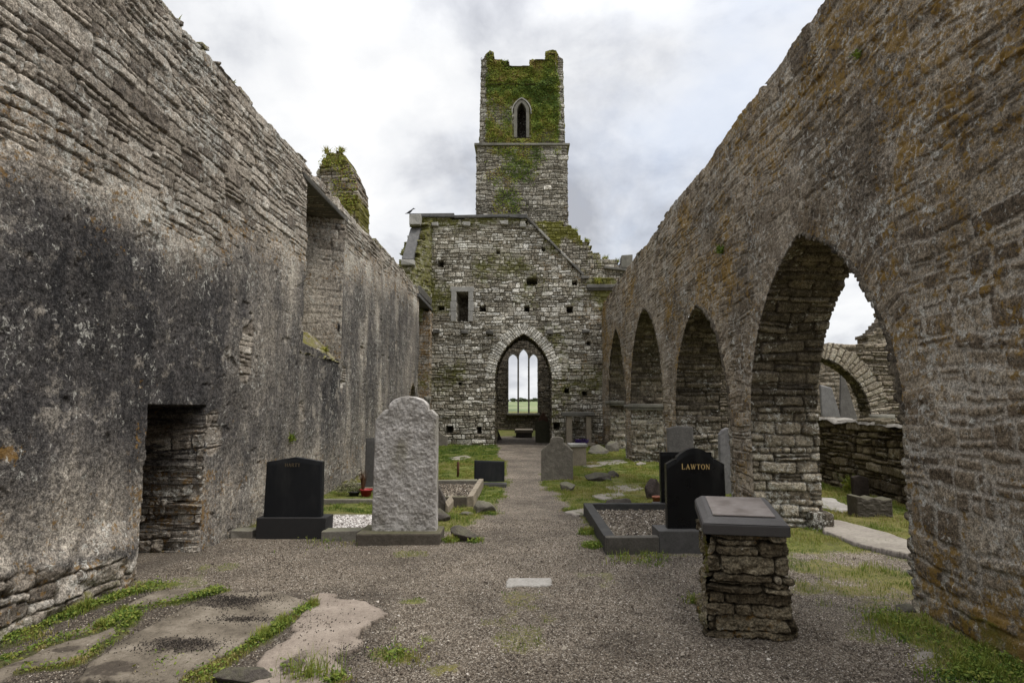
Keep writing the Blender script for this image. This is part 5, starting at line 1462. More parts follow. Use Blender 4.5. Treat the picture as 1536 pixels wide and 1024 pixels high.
slab_profile('headstone', lx0, lx1, law_top, 0.2, lY, 0.11, M_BLACK, t_, 0, 1, 90, 0, 0, 0.006, 0.012)
lettering('lettering', 'LAWTON', X_(1043.5, 699, lY), Z_(1043, 703.5, lY), 0.057, lY - 0.003, M_GOLD, t_, 0.004, 0.14, 1.12)
box_bm('plinth', (X_(989, 828, 6.85), 6.85, -0.08), (X_(1104, 828, 6.85), 7.22, Z_(1000, 796, 6.85)), M_GRAN, t_, 0.008)
kbx = thing('grave_kerb', 'dark granite kerb enclosing a gravel bed beside the gold lettered headstone', 'kerb', (1.3, 8.0, 0))
M_KERB = plain_stone('dark_kerb_granite', (0.03, 0.029, 0.028), (0.065, 0.062, 0.057), 9, 0.25, (0.12, 0.12, 0.10), 0.3, 0.005, 0.7)
px0 = X_(989, 828, 6.85)
box_bm('kerb_bar', (0.91, 6.83, -0.05), (px0 - 0.004, 6.95, 0.18), plain_stone('kerb_front', (0.06, 0.054, 0.045), (0.115, 0.104, 0.088), 8, 0.3, (0.10, 0.10, 0.06), 0.4, 0.006), kbx, 0.01, jitter=0.003)
box_bm('kerb_bar', (0.91, 6.954, -0.05), (1.03, 9.3, 0.178), M_KERB, kbx, 0.01, jitter=0.003)
box_bm('kerb_bar', (1.034, 9.18, -0.05), (2.5, 9.3, 0.18), M_KERB, kbx, 0.01, jitter=0.003)
box_bm('kerb_bar', (2.38, 7.3, -0.05), (2.5, 9.176, 0.178), M_KERB, kbx, 0.01, jitter=0.003)
box_bm('grave_fill', (1.034, 6.954, -0.05), (2.376, 9.176, 0.085), M_SLAB, kbx, 0)
n = 3600
C = np.stack([RNG.uniform(1.08, 2.33, n), RNG.uniform(6.97, 9.13, n), 0.08 + 0.025 * RNG.random(n)], -1)
pf = pebble_field('gravel_fill', C, RNG.uniform(0.010, 0.02, n), RNG.random(n), M_PEB, kbx); pf['kind'] = 'stuff'
# --- second black headstone behind it
yy_ = 9.5
t_ = thing('hidden_headstone', 'plain black square headstone half hidden behind the gold lettered one', 'headstone', (2.6, 9.6, 0))
slab_profile('headstone', X_(992, 750, yy_), X_(1070, 750, yy_), top_poly([(0, Z_(992, 678, yy_)), (1, Z_(992, 678, yy_))]), 0.1, yy_, 0.10, M_BLACK, t_, 0, 1, 12)
box_bm('plinth', (X_(984, 760, 9.42), 9.42, -0.05), (X_(1080, 760, 9.42), 9.75, Z_(990, 757, 9.42)), M_GRAN, t_, 0.01)
x, y = gnd(982, 752)
rock('rusty_planter', 'dark pitted rounded stone planter left of the black headstones', 'planter', (x + 0.02, y + 0.3, 0.02), (0.34, 0.34, 0.44), plain_stone('pitted_stone', (0.025, 0.02, 0.018), (0.08, 0.06, 0.05), 22, 0.5, (0.2, 0.17, 0.15), 0.9, 0.02), 802)
pot('terracotta flower pot in front of the dark pitted planter', 986, 757, 0.085, 0.13, (0.30, 0.10, 0.05))

# --- slabs leaning on the piers, aisle stones
def leaner(label, name, x0, x1, y, pts, z0, mat, seed, lean=0.06, th=0.1, rot=0.0):
    t_ = thing(name, label, 'headstone', ((x0 + x1) / 2, y, 0))
    slab_profile('headstone', x0, x1, top_poly(pts), z0, y, th, mat, t_, 0.004, seed, 30, lean, rot, 0.008)
    return t_


M_GREYST = plain_stone('grey_slate_headstone', (0.115, 0.11, 0.108), (0.22, 0.21, 0.205), 5, 0.3, bump=0.4)
M_GREYD = plain_stone('dull_slate_headstone', (0.085, 0.078, 0.072), (0.165, 0.153, 0.14), 5, 0.3, bump=0.4)
yy_ = 12.1
leaner('broad grey slab leaning on the second pier behind the black headstones', 'leaning_slab', X_(1003, 690, yy_), X_(1042, 690, yy_), yy_, [(0, Z_(1003, 642, yy_)), (0.45, Z_(1003, 638, yy_)), (0.5, Z_(1003, 639, yy_)), (1, Z_(1003, 640, yy_))], 0, M_GREYD, 21, 0.03)
yy_ = 11.2
leaner('slim pale grey round topped headstone seen through the second arch', 'aisle_headstone', X_(1081, 700, yy_), X_(1106, 700, yy_), yy_, [(0, Z_(1080, 652, yy_)), (0.2, Z_(1080, 645, yy_)), (0.5, Z_(1080, 641, yy_)), (0.8, Z_(1080, 644, yy_)), (1, Z_(1080, 652, yy_))], 0, M_GREYST, 22, 0.02)
x, y = gnd(1291, 748)
leaner('small dark brown headstone standing before the low aisle wall', 'brown_headstone', X_(1282, 740, y), X_(1305, 740, y), y, [(0, Z_(1280, 716, y)), (0.5, Z_(1280, 713, y)), (1, Z_(1280, 717, y))], -0.05, plain_stone('dark_brown_stone', (0.02, 0.015, 0.012), (0.05, 0.038, 0.03), 8, 0.2), 23)
x, y = gnd(1312, 777)
t_ = thing('broken_tombstone', 'low broken dark stone stub with pale top in grass beyond the big arch', 'headstone', (x, y, 0))
slab_profile('headstone', X_(1286, 770, y), X_(1340, 770, y), top_poly([(0, Z_(1286, 745, y)), (0.12, Z_(1286, 744, y)), (0.3, Z_(1286, 749, y)), (0.5, Z_(1286, 746, y)), (0.75, Z_(1286, 750, y)), (1, Z_(1286, 748, y))]), -0.05, y, 0.28, plain_stone('broken_stone', (0.045, 0.038, 0.03), (0.12, 0.105, 0.085), 8, 0.4, moss=0.2), t_, 0.012, 25, 40, 0.0, 0.0, 0.012)
yy_ = 22.9
leaner('small grey slab leaning against the gable foot in the left corner', 'corner_slab', X_(655, 668, yy_), X_(671, 668, yy_), yy_, [(0, Z_(655, 645, yy_)), (0.6, Z_(655, 652, yy_)), (1, Z_(655, 655, yy_))], 0.1, M_OLD, 26, 0.1)
yy_ = 21.4
leaner('tall slab with sloping top inside the transept seen through the round arch', 'transept_slab', 10.95, 11.6, 20.9, [(0, 1.0), (0.25, 3.0), (0.4, 2.7), (1, 1.1)], 0, M_GREYD, 27, 0.02)
leaner('pale grey slab at the left edge of the big arch in the transept', 'transept_slab', 10.2, 10.85, 20.6, [(0, 2.4), (0.6, 2.3), (1, 1.2)], 0, M_GREYST, 28, 0.02)

# inside the passage
t_ = thing('chest_tomb', 'mossy chest tomb with a pale lid beyond the doorway', 'tomb', (0.0, 30.2, 0.15))
yy_ = 29.9
box_bm('chest', (X_(774, 655, yy_), yy_, 0.0), (X_(798, 655, yy_), yy_ + 1.6, Z_(786, 649, yy_)), M_DROCK, t_, 0.02, jitter=0.01)
box_bm('lid', (X_(772, 655, yy_), yy_ - 0.1, Z_(786, 649, yy_) + 0.004), (X_(800, 655, yy_), yy_ + 1.7, Z_(786, 644.5, yy_)), M_TAN, t_, 0.02, jitter=0.006)
yy_ = 25.6
leaner('dark mossy headstone just inside the doorway on the right', 'passage_headstone', X_(803, 660, yy_), X_(825, 660, yy_), yy_, [(0, Z_(803, 634, yy_)), (0.5, Z_(803, 630, yy_)), (1, Z_(803, 634, yy_))], 0.1, plain_stone('mossy_dark_stone', (0.022, 0.022, 0.012), (0.06, 0.055, 0.035), 8, 0.1), 31)
yy_ = 30.5
leaner('reddish pointed stone standing behind the dark headstone inside the passage', 'passage_headstone', X_(808, 650, yy_), X_(822, 650, yy_), yy_, [(0, Z_(803, 628, yy_)), (0.5, Z_(803, 617, yy_)), (1, Z_(803, 628, yy_))], 0.1, plain_stone('reddish_stone', (0.06, 0.035, 0.025), (0.14, 0.085, 0.06), 8, 0.1), 32)
yy_ = 27.5
leaner('thin dark slab leaning inside the doorway on the left', 'passage_headstone', X_(746, 660, yy_), X_(753, 660, yy_), yy_, [(0, Z_(746, 643, yy_)), (1, Z_(746, 660, yy_))], 0.05, M_DROCK, 33)

# ------------------------------------------------------------------ the information pedestal
ped = thing('information_lectern', 'rubble stone pedestal with a sloping slate cap and information panel on the right', 'lectern', (1.66, 4.75, 0))
pc, prot_ = (1.655, 4.74), math.radians(-11.5)
PW, PD, PH = 0.50, 0.62, 0.76
cR, sR = math.cos(prot_), math.sin(prot_)


def ped_xy(x, y): return pc[0] + x * cR - y * sR, pc[1] + x * sR + y * cR


cl = np.concatenate([[0], np.cumsum([PW, PD, PW, PD])])
ss = np.arange(0, cl[-1] + 0.004, 0.0055); ss[-1] = cl[-1]
zz = np.arange(-0.08, PH + 0.03, 0.0055)
u, v = np.meshgrid(ss, zz)
m = masonry(u, v, 903, (0.045, 0.13), (0.14, 0.48), 0.06, 0.25)
h, jo = stone_height(m, u, v, 903, 0.05, 0.04, 0.007, 0.024, 0.03)
cx_ = np.array([-PW / 2, PW / 2, PW / 2, -PW / 2, -PW / 2]); cy_ = np.array([-PD / 2, -PD / 2, PD / 2, PD / 2, -PD / 2])
lx = np.interp(u, cl, cx_); ly = np.interp(u, cl, cy_)
# pull the displacement along a normal that turns smoothly round the corners
seg = np.clip(np.searchsorted(cl, u, side='right') - 1, 0, 3)
nx = np.array([0, 1, 0, -1.0])[seg]; ny = np.array([-1, 0, 1, 0.0])[seg]
dc = np.min(np.abs(u[..., None] - cl), axis=-1)
k = np.arange(5); idx = np.argmin(np.abs(u[..., None] - cl), axis=-1) % 4
cnx = np.array([-.7, .7, .7, -.7])[idx]; cny = np.array([-.7, -.7, .7, .7])[idx]
wgt = np.exp(-dc / 0.015)
nx = nx * (1 - wgt) + cnx * wgt; ny = ny * (1 - wgt) + cny * wgt
bat = 0.035 * (1 - v / PH) * (1 + 0.5 * (lx > 0))
h2 = h + bat + 0.012 * fbm(u * 2.2, v * 2.2, 3, 12)
wx = lx + nx * h2; wy = ly + ny * h2
gx_, gy_ = ped_xy(wx, wy)
P = np.stack([gx_, gy_, v], -1)
moss_ = 0.35 * (seg == 3) + 0.25 * sstep(0.1, 0.5, fbm(u * 4, v * 4, 3, 5))
build('rubble_pillar', P, M_PLINTH, ped, attrs={'st': pack(m[1], jo, 0 * u, m[2]), 'mk': pack(np.clip(moss_, 0, 1), 0.3 + 0 * u, 0 * u, 0.35 * (seg == 3))})


def ped_hex(name, xa, xb, ya, yb, zf, zb_, th, mat, bev, inset=0.0):
    """a sloping slab: front edge at height zf, back at zb_ (top surface)"""
    import bmesh
    bm = bmesh.new(); vs_ = []
    for (dz, ins) in ((-th, 0.0), (0.0, inset)):
        for (x, y, z) in ((xa + ins, ya + ins, zf), (xb - ins, ya + ins, zf), (xb - ins, yb - ins, zb_), (xa + ins, yb - ins, zb_)):
            X2, Y2 = ped_xy(x, y); vs_.append(bm.verts.new((X2, Y2, z + dz)))
    for f in ((3, 2, 1, 0), (4, 5, 6, 7), (0, 1, 5, 4), (1, 2, 6, 5), (2, 3, 7, 6), (3, 0, 4, 7)):
        bm.faces.new([vs_[i] for i in f])
    if bev: bmesh.ops.bevel(bm, geom=bm.edges[:], offset=bev, segments=3, affect='EDGES')
    me = bpy.data.meshes.new(name); bm.to_mesh(me); bm.free()
    return link(name, me, mat, ped)


zf_, zb2 = 0.775, 0.84
sl = lambda yy: zf_ + (zb2 - zf_) * (yy + 0.37) / 0.74
ped_hex('slate_cap', -0.295, 0.295, -0.37, 0.37, zf_, zb2, 0.075, pol_mat('slate_surface', (0.055, 0.05, 0.047), 0.6, 0.3), 0.006, 0.0)
ped_hex('slate_chamfer', -0.29, 0.29, -0.365, 0.365, zf_ + 0.038, zb2 + 0.038, 0.036, pol_mat('slate_surface_top', (0.085, 0.078, 0.073), 0.5, 0.35), 0.003, 0.045)
t = NT('faded_panel')
n1 = t.noise(6, 5, 0.6); n2 = t.noise(40, 5, 0.7)
M_PANEL = t.done(t.mix(0.35, t.ramp(n1, [(0.36, (0.17, 0.143, 0.125)), (0.64, (0.30, 0.262, 0.238))]), t.ramp(n2, [(0.3, 0.75), (0.7, 1.25)]), 'MULTIPLY'), 0.4, 0.4)
ped_hex('information_panel', -0.215, 0.215, -0.285, 0.285, sl(-0.285) + 0.048, sl(0.285) + 0.048, 0.009, M_PANEL, 0.002)

# ------------------------------------------------------------------ gravel chips and grass
SOLID = []      # footprints where nothing grows: (x0,x1,y0,y1)
SOLID += [(kx0 - 0.12, kx1, ky0, ky1), (0.91, 2.5, 6.8, 9.3), (hx0 - 0.15, hx1 + 0.05, 7.26, 7.76), (bx0 - 0.1, bx1 + 0.06, 7.58, 7.92), (-3.6, -1.85, 7.5, 8.85), (1.33, 1.98, 4.42, 5.15), (lx0 - .1, lx1 + .1, 6.8, 7.25), (-1.05, -0.35, 12.35, 12.7)]


def free(x, y):
    ok = (x > XL + 0.03)
    for (a, b, c, d) in SOLID: ok &= ~((x > a) & (x < b) & (y > c) & (y < d))
    inp = (x > XR - 0.0) & (x < XR + 0.9)
    gap = np.zeros_like(ok)
    for a in ARCHES: gap |= (y > a['u0'] + 0.03) & (y < a['u1'] - 0.03)
    ok &= ~inp | gap
    ok &= (y < 23.4) | (np.abs(x) < 1.0)
    ok &= ~((x > 6.3) & (x < 6.9))
    return ok


n = 125000
yq = 3.2 + (9.0 - 3.2) * RNG.random(n) ** 1.7; xq = RNG.uniform(-3.7, 3.6, n)
ok = free(xq, yq) & (grass_amount(xq, yq) < RNG.uniform(0.1, 0.7, n)) & (np.abs(xq) < yq * 0.9 + 0.1)
xq, yq = xq[ok], yq[ok]; n = len(xq)
for pts in ():
    pass
sz_big = (RNG.random(n) > 0.992)
C = np.stack([xq, yq, ground_z(xq, yq) + RNG.uniform(-0.001, 0.008, n)], -1)
val = np.clip(RNG.random(n) ** 1.15, 0, 1)
sz = RNG.uniform(0.003, 0.008, n) * np.where(RNG.random(n) > 0.96, 1.8, 1) * np.where(sz_big, 2.2, 1)
props(pebble_field('gravel', C, sz, val, M_PEB), 'loose brown grey gravel chips scattered over the path', 'gravel', None, 'stuff')
for_ = []
n = 2600
yq2 = RNG.uniform(3.4, 5.6, n); xq2 = RNG.uniform(-3.4, -0.9, n)
ok = fbm(xq2 * 2.5, yq2 * 2.5, 4, 606) > RNG.uniform(-0.1, 0.5, n)
xq2, yq2 = xq2[ok], yq2[ok]; n = len(xq2)
C = np.stack([xq2, yq2, 0.033 + ground_z(xq2, yq2)], -1)
props(pebble_field('stray_gravel', C, RNG.uniform(0.003, 0.0075, n), RNG.random(n), M_PEB), 'stray gravel chips scattered on the foreground slabs', 'gravel', None, 'stuff')
# dark soil crumbs on the brown slab
soilC = []
for (px, py, rx, ry, n) in ((355, 910, .34, .2, 1100), (275, 975, .34, .13, 800), (370, 938, .3, .08, 400), (330, 905, .2, .1, 300), (530, 985, .2, .2, 250), (470, 940, .35, .35, 160)):
    cx_, cy_ = gnd(px, py)
    q = RNG.normal(0, 0.5, (n, 2)); soilC.append(np.stack([cx_ + q[:, 0] * rx, cy_ + q[:, 1] * ry, 0.034 + ground_z(cx_ + q[:, 0] * rx, cy_ + q[:, 1] * ry) + np.clip(0.012 - 0.02 * np.hypot(q[:, 0], q[:, 1]), 0, 1) * RNG.random(n)], -1))
C = np.concatenate(soilC); n = len(C)
props(pebble_field('soil_crumbs', C, RNG.uniform(0.0025, 0.007, n), RNG.random(n), peb_mat('dark_soil', [(0, (0.012, 0.01, 0.008)), (0.9, (0.045, 0.036, 0.03)), (1, (0.1, 0.085, 0.07))])), 'dark crumbly soil spilled over the brown grave slab', 'soil', None, 'stuff')


def blades(name, x, y, z, h, w, val, mat, lean=0.5):
    n = len(x)
    a = RNG.uniform(0, 2 * np.pi, n); b = a + RNG.normal(0, 0.5, n)
    l = RNG.uniform(0.2, 1, n) * lean * h
    qx, qy = -np.sin(a) * w, np.cos(a) * w
    dx, dy = np.cos(b) * l, np.sin(b) * l
    V = np.stack([np.stack([x - qx, y - qy, z - 0.01], -1), np.stack([x + qx, y + qy, z - 0.01], -1),
                  np.stack([x + dx * .4 + qx * .75, y + dy * .4 + qy * .75, z + h * .62], -1), np.stack([x + dx * .4 - qx * .75, y + dy * .4 - qy * .75, z + h * .62], -1),
                  np.stack([x + dx, y + dy, z + h * (1 - 0.15 * l / h)], -1)], 1)
    i = 5 * np.arange(n)[:, None]
    A = np.repeat(pack(val, 0 * val, 0 * val, 0 * val), 5, axis=0)
    return link(name, raw_mesh(name, V.reshape(-1, 3), [np.array([[0, 1, 2, 3]]) + i, np.array([[3, 2, 4]]) + i], {'lf': A}, False), mat)


def grass_points(n, xr, yr, p=1.0, thr=(0.25, 0.9)):
    y = yr[0] + (yr[1] - yr[0]) * RNG.random(n) ** p; x = RNG.uniform(*xr, n)
    g = grass_amount(x, y)
    ok = free(x, y) & (g > RNG.uniform(*thr, n)) & (np.abs(x) < y * 0.95 + 0.5)
    return x[ok], y[ok], g[ok]


parts_x = []
x1_, y1_, g1_ = grass_points(560000, (-3.8, 6.3), (3.2, 23.4), 1.35)
# lush strips between the slabs
sx2, sy2 = [], []
for pts, w in STRIPS:
    pts = np.array(pts); L_ = np.concatenate([[0], np.cumsum(np.hypot(*np.diff(pts, axis=0).T))])
    n = int(L_[-1] * 2600 * (w / 0.08)); s_ = RNG.uniform(0, L_[-1], n)
    sx2.append(np.interp(s_, L_, pts[:, 0]) + RNG.normal(0, w * 0.42, n)); sy2.append(np.interp(s_, L_, pts[:, 1]) + RNG.normal(0, w * 0.42, n))
for (px, py, r, n) in ((460, 1015, .10, 700), (500, 1020, .08, 400), (430, 1005, .08, 450), (225, 882, .13, 700), (310, 1015, .12, 500), (245, 1000, .15, 500), (30, 960, .15, 500), (1480, 1000, .3, 1500), (1400, 960, .25, 900), (1340, 930, .2, 600), (1450, 1020, .25, 900), (1395, 925, .1, 300), (600, 985, .16, 300), (1050, 905, .1, 350), (960, 838, .3, 350), (675, 812, .12, 350), (712, 812, .10, 250), (735, 770, .15, 300), (690, 768, .15, 300), (745, 745, .2, 500), (675, 700, .3, 300), (835, 735, .25, 400), (880, 730, .3, 400), (855, 765, .15, 250), (940, 760, .3, 400), (890, 820, .12, 700), (880, 800, .1, 400), (500, 812, .4, 200)):
    cx_, cy_ = gnd(px, py)
    sx2.append(cx_ + RNG.normal(0, r * 0.5, n)); sy2.append(cy_ + RNG.normal(0, r * 0.5, n))
sx2 = np.concatenate(sx2); sy2 = np.concatenate(sy2)
ok = free(sx2, sy2); sx2, sy2 = sx2[ok], sy2[ok]
cl1 = fbm(x1_ * 1.7, y1_ * 1.7, 3, 401); cl1b = fbm(x1_ * 5, y1_ * 5, 3, 402)
h1 = np.clip(0.024 + 0.045 * sstep(-0.2, 0.6, cl1b) * g1_ + 0.02 * cl1, 0.012, 0.14) * RNG.uniform(0.5, 1.3, len(x1_)) * np.where((y1_ < 7.3) & (x1_ < 2.4), 0.5, 1.0)
v1_ = np.clip(0.46 + 0.55 * cl1 + 0.2 * RNG.normal(0, 1, len(x1_)) + 0.15 * ((x1_ > 0.5) & (y1_ > 7)) - 0.35 * sstep(17, 22, y1_) * (x1_ < 0), 0, 1)
w1_ = np.clip(0.0016 * np.maximum(1, y1_ / 5), 0.0022, 0.006) * RNG.uniform(0.7, 1.3, len(x1_))
cl2 = fbm(sx2 * 6, sy2 * 6, 3, 411)
gapk = fbm(sx2 * 3.2 + 8, sy2 * 3.2, 3, 415)
h2_ = np.clip(0.026 + 0.05 * sstep(-0.1, 0.5, cl2), 0.014, 0.10) * np.where(gapk < -0.12, 0.35, 1.0) * RNG.uniform(0.5, 1.35, len(sx2))
v2_ = np.clip(0.36 + 0.5 * cl2 + 0.4 * (gapk < -0.12) + 0.15 * RNG.normal(0, 1, len(sx2)), 0, 1)
w2_ = RNG.uniform(0.002, 0.0045, len(sx2))
tx, ty = gnd(462, 1018)
tx = tx + RNG.normal(0, 0.09, 130); ty = ty + RNG.normal(0, 0.05, 130)
gxx = np.concatenate([x1_, sx2, tx]); gyy = np.concatenate([y1_, sy2, ty])
hh = np.concatenate([h1, h2_, RNG.uniform(0.08, 0.2, 130)]); vv = np.concatenate([v1_, v2_, RNG.uniform(0.35, 0.75, 130)]); ww = np.concatenate([w1_, w2_, RNG.uniform(0.0018, 0.003, 130)])
zz_ = ground_z(gxx, gyy) + 0.012
props(blades('grass', gxx, gyy, zz_, hh, ww, vv, M_GRASS, 0.7), 'short green and yellowing grass growing between graves and slabs', 'grass', None, 'stuff')
# broad leaved weeds in the slab joints and by the near pier
n = len(sx2); pick = RNG.random(n) < np.where(gapk > -0.1, 0.75, 0.15)
wx_, wy_ = sx2[pick] + RNG.normal(0, .015, pick.sum()), sy2[pick] + RNG.normal(0, .015, pick.sum()); n = len(wx_)
C = np.stack([wx_, wy_, ground_z(wx_, wy_) + 0.02 + 0.035 * RNG.random(n)], -1)
props(leaf_cloud('weeds', C, np.tile([0, 0, 1.0], (n, 1)), RNG.uniform(0.005, 0.016, n), np.clip(RNG.normal(0.42, 0.2, n), 0, 0.75), M_GRASS), 'small leafy weeds in the joints between slabs', 'weeds', None, 'stuff')

# ------------------------------------------------------------------ ivy and moss on the ruins
n = 46000
ux = RNG.uniform(TX0 + 0.1, TX1 - 0.1, n); uz = RNG.uniform(9.8, 17.35, n)
mo = 0.50 * fbm((ux - TX0) * 0.7, uz * 0.7, 4, 510) * 1.6 + 0.45 * sstep(11.6, 13.4, uz) + 0.5 * np.exp(-((ux + 0.1) / 0.9) ** 2) * sstep(10.4, 12.2, uz) + 0.12 - 0.8 * sstep(1.62, 1.86, np.abs(ux + 0.05)) - 0.35 * sstep(0.25, 0.05, np.abs(uz - 12.97)) + 0.2 * fbm(ux * 3, uz * 3, 3, 9)
ok = (mo > RNG.uniform(0.12, 0.95, n)) & ~((np.abs(ux + 0.08) < 0.45) & (uz > 13.25) & (uz < 15.15))
ok &= uz < np.interp(ux, *CREN) - 0.06
ux, uz, mo = ux[ok], uz[ok], mo[ok]; n = len(ux)
ins = 0.10 * sstep(12.9, 13.1, uz) + 0.06 * sstep(12, 17.5, uz)
clump = np.clip(0.3 + 1.3 * fbm(ux * 2.2, uz * 2.6, 4, 778), 0, 1)
C = np.stack([ux * (1 - ins / 2), TY0 + ins - 0.03 - 0.15 * clump * RNG.random(n) ** 0.6, uz], -1)
val = np.clip(0.42 + 0.9 * fbm(ux * 1.6, uz * 1.6, 4, 777) + 0.2 * RNG.normal(0, 1, n), 0, 1)
iv = thing('tower_ivy', 'green and russet moss and creeper spread over the upper face of the tower', 'ivy', (0, 24.9, 9.8))
leaf_cloud('foliage', C, np.tile([0, -1.0, 0.5], (n, 1)), RNG.uniform(0.018, 0.045, n), val, M_IVY, iv, 0.6)


leaf_cloud('moss', STUMP_MOSS[0], np.tile([0, -1.0, 0.4], (STUMP_MOSS[1], 1)), RNG.uniform(0.012, 0.03, STUMP_MOSS[1]), np.clip(RNG.normal(0.6, 0.22, STUMP_MOSS[1]), 0, 1), M_IVY, stp, 0.7)


def tufts(label, pts, hgt, nb, mat=None, cat='plant', grp='plants rooted in the old walls', v=(0.2, 0.8), name='wall_tuft'):
    for i, (x, y, z, s) in enumerate(pts):
        lb = label[i] if isinstance(label, (list, tuple)) else label
        t_ = thing(name, lb, cat, (x, y, z), grp)
        sprig('blades', x, y, z, int(nb * s), hgt * s, hgt * s * 0.9, v[0], v[1], mat or M_GRASS, t_, 0.010)
        n = int(60 * s); d = RNG.normal(0, 1, (n, 3)); d /= np.linalg.norm(d, axis=1)[:, None]
        leaf_cloud('leaves', d * 0.10 * s * np.array([1, 1, 0.7]) * RNG.uniform(0.4, 1, (n, 1)) + np.array([x, y, z + 0.05 * s]), d, RNG.uniform(0.012, 0.026, n) * s, RNG.uniform(v[0], v[1], n), mat or M_IVY, t_)


def onX(px, py, X):
    d = ray(px, py); t = X / d[0]; return X, d[1] * t, EYE + d[2] * t


pl = [onX(437, 662, XL + 0.03) + (1.0,)]
tufts('small fern like plant rooted low on the left wall above the black headstone', pl, 0.16, 16, v=(0.2, 0.6))
tufts('green plant hanging from a joint above the second arch', [onX(1081, 380, XR - 0.02) + (1.1,)], 0.16, 14, v=(0.0, 0.35))
tufts('tiny green plant high on the right wall near the top edge', [onX(1286, 88, XR - 0.03) + (0.7,)], 0.12, 12, v=(0.1, 0.5))
tufts('dark leafy plant growing on the far jamb of the big arch', [(XR + 0.75, 8.02, 2.45, 0.9)], 0.14, 12, v=(0.0, 0.35))
tufts('mossy grass on the sill of the blocked window in the left wall', [(XL - 0.12, 11.35, 2.64, 1.0)], 0.16, 22, v=(0.5, 0.9))
g1 = [onY(x, y, 24.8) for x, y in ((862, 347), (880, 362), (908, 388), (925, 393))]
tufts(['grass tuft at the top of the stepped wall close to the tower', 'grass tuft halfway down the stepped wall', 'grass tuft near the lower end of the stepped wall', 'bushy grass beside the end block of the stepped wall'],
      [(p[0], 24.8, p[1] - 0.08, 1.6) for p in g1], 0.16, 24, v=(0.4, 0.9))
p = [onY(490, 228, 14.3), onY(512, 227, 14.3)]
tufts(['grass tuft on the left of the broken stump top', 'grass tuft on the right of the broken stump top'], [(q[0], 14.3, q[1] - 0.05, 1.2) for q in p], 0.16, 26, v=(0.5, 0.95))
lw_ = [(XL - 0.1, yy, float(top_l(np.array(yy), 0)) - 0.02, s_) for yy, s_ in ((6.05, 0.8), (7.3, 0.6), (8.4, 0.5), (14.2, 0.6), (18.8, 0.8))]
tufts(['dry tuft on the left wall top nearest the camera', 'second dry tuft along the left wall top', 'dry tuft on the left wall top before the window', 'dry tuft on the left wall top past the window', 'dry tuft at the far end of the left wall top'], lw_, 0.14, 20, v=(0.55, 1.0))
p = onY(897, 422, 23.4)
tufts('yellow green grass on the ledge right of the gable', [(p[0], 23.4, p[1] - 0.1, 1.8)], 0.16, 30, v=(0.45, 0.9))
x, y = gnd(1278, 738)
tufts('leafy weed beside the dark brown headstone', [(x, y, 0.03, 2.0)], 0.16, 26, v=(0.3, 0.7), grp=None)

# ------------------------------------------------------------------ the crow on the gable
x, z = onY(614, 322, 23.2)[0], 9.185
t_ = thing('crow', 'small black crow perched on the left corner of the gable wall', 'bird', (x, 23.2, z))
sec = [(-0.20, 0.02, 0.012, 0.004), (-0.12, 0.035, 0.035, 0.015), (-0.04, 0.07, 0.055, 0.05), (0.05, 0.11, 0.06, 0.065), (0.11, 0.16, 0.045, 0.05), (0.14, 0.20, 0.036, 0.036), (0.17, 0.225, 0.036, 0.034), (0.20, 0.222, 0.02, 0.018), (0.26, 0.21, 0.004, 0.004)]
V = []; F = []; n = 12
for (sx_, sz_, ry, rz) in sec:
    for k in range(n):
        a = 2 * math.pi * k / n
        V.append((x + sx_ * 0.9 + rz * 0.3 * math.sin(a), 23.2 + ry * math.cos(a), z + 0.09 + sz_ + rz * math.sin(a)))
for i in range(len(sec) - 1):
    for k in range(n): F.append((i * n + k, i * n + (k + 1) % n, (i + 1) * n + (k + 1) % n, (i + 1) * n + k))
M_CROW = NT('crow_feather').done((0.008, 0.008, 0.010), 0.5, 0.4)
link('body', raw_mesh('body', V, [np.array(F), np.array([list(range(n))]), np.array([list(range((len(sec) - 1) * n, len(sec) * n))])], None, True), M_CROW, t_)
for s_ in (-1, 1):
    lathe('leg', [(0.006, -0.02), (0.006, 0.12)], M_CROW, t_, (x + 0.02, 23.2 + s_ * 0.03, z), 6)

# =================================================================== SKY, LIGHT, CAMERA
SUN_EL, SUN_AZ = math.radians(64), math.radians(105)     # azimuth clockwise from +Y: light comes from the right, a little behind
w = bpy.data.worlds.new('World'); sc.world = w; w.use_nodes = True
nt = w.node_tree; nt.nodes.clear()
out = nt.nodes.new('ShaderNodeOutputWorld'); bg1 = nt.nodes.new('ShaderNodeBackground'); bg2 = nt.nodes.new('ShaderNodeBackground'); mxs = nt.nodes.new('ShaderNodeMixShader')
sky = nt.nodes.new('ShaderNodeTexSky'); sky.sky_type = 'NISHITA'; sky.sun_disc = False
sky.sun_elevation = SUN_EL; sky.sun_rotation = SUN_AZ
nt.links.new(sky.outputs[0], bg1.inputs[0]); bg1.inputs[1].default_value = 0.12
tc = nt.nodes.new('ShaderNodeTexCoord'); sp = nt.nodes.new('ShaderNodeSeparateXYZ'); nt.links.new(tc.outputs['Generated'], sp.inputs[0])


def wm(op, a, b=0.0):
    n = nt.nodes.new('ShaderNodeMath'); n.operation = op
    for i, q in enumerate((a, b)):
        if isinstance(q, bpy.types.NodeSocket): nt.links.new(q, n.inputs[i])
        else: n.inputs[i].default_value = q
    return n.outputs[0]


zc_ = wm('ADD', wm('MAXIMUM', sp.outputs[2], 0.0), 0.5)
cv_ = nt.nodes.new('ShaderNodeCombineXYZ'); nt.links.new(wm('DIVIDE', sp.outputs[0], zc_), cv_.inputs[0]); nt.links.new(wm('DIVIDE', sp.outputs[1], zc_), cv_.inputs[1])


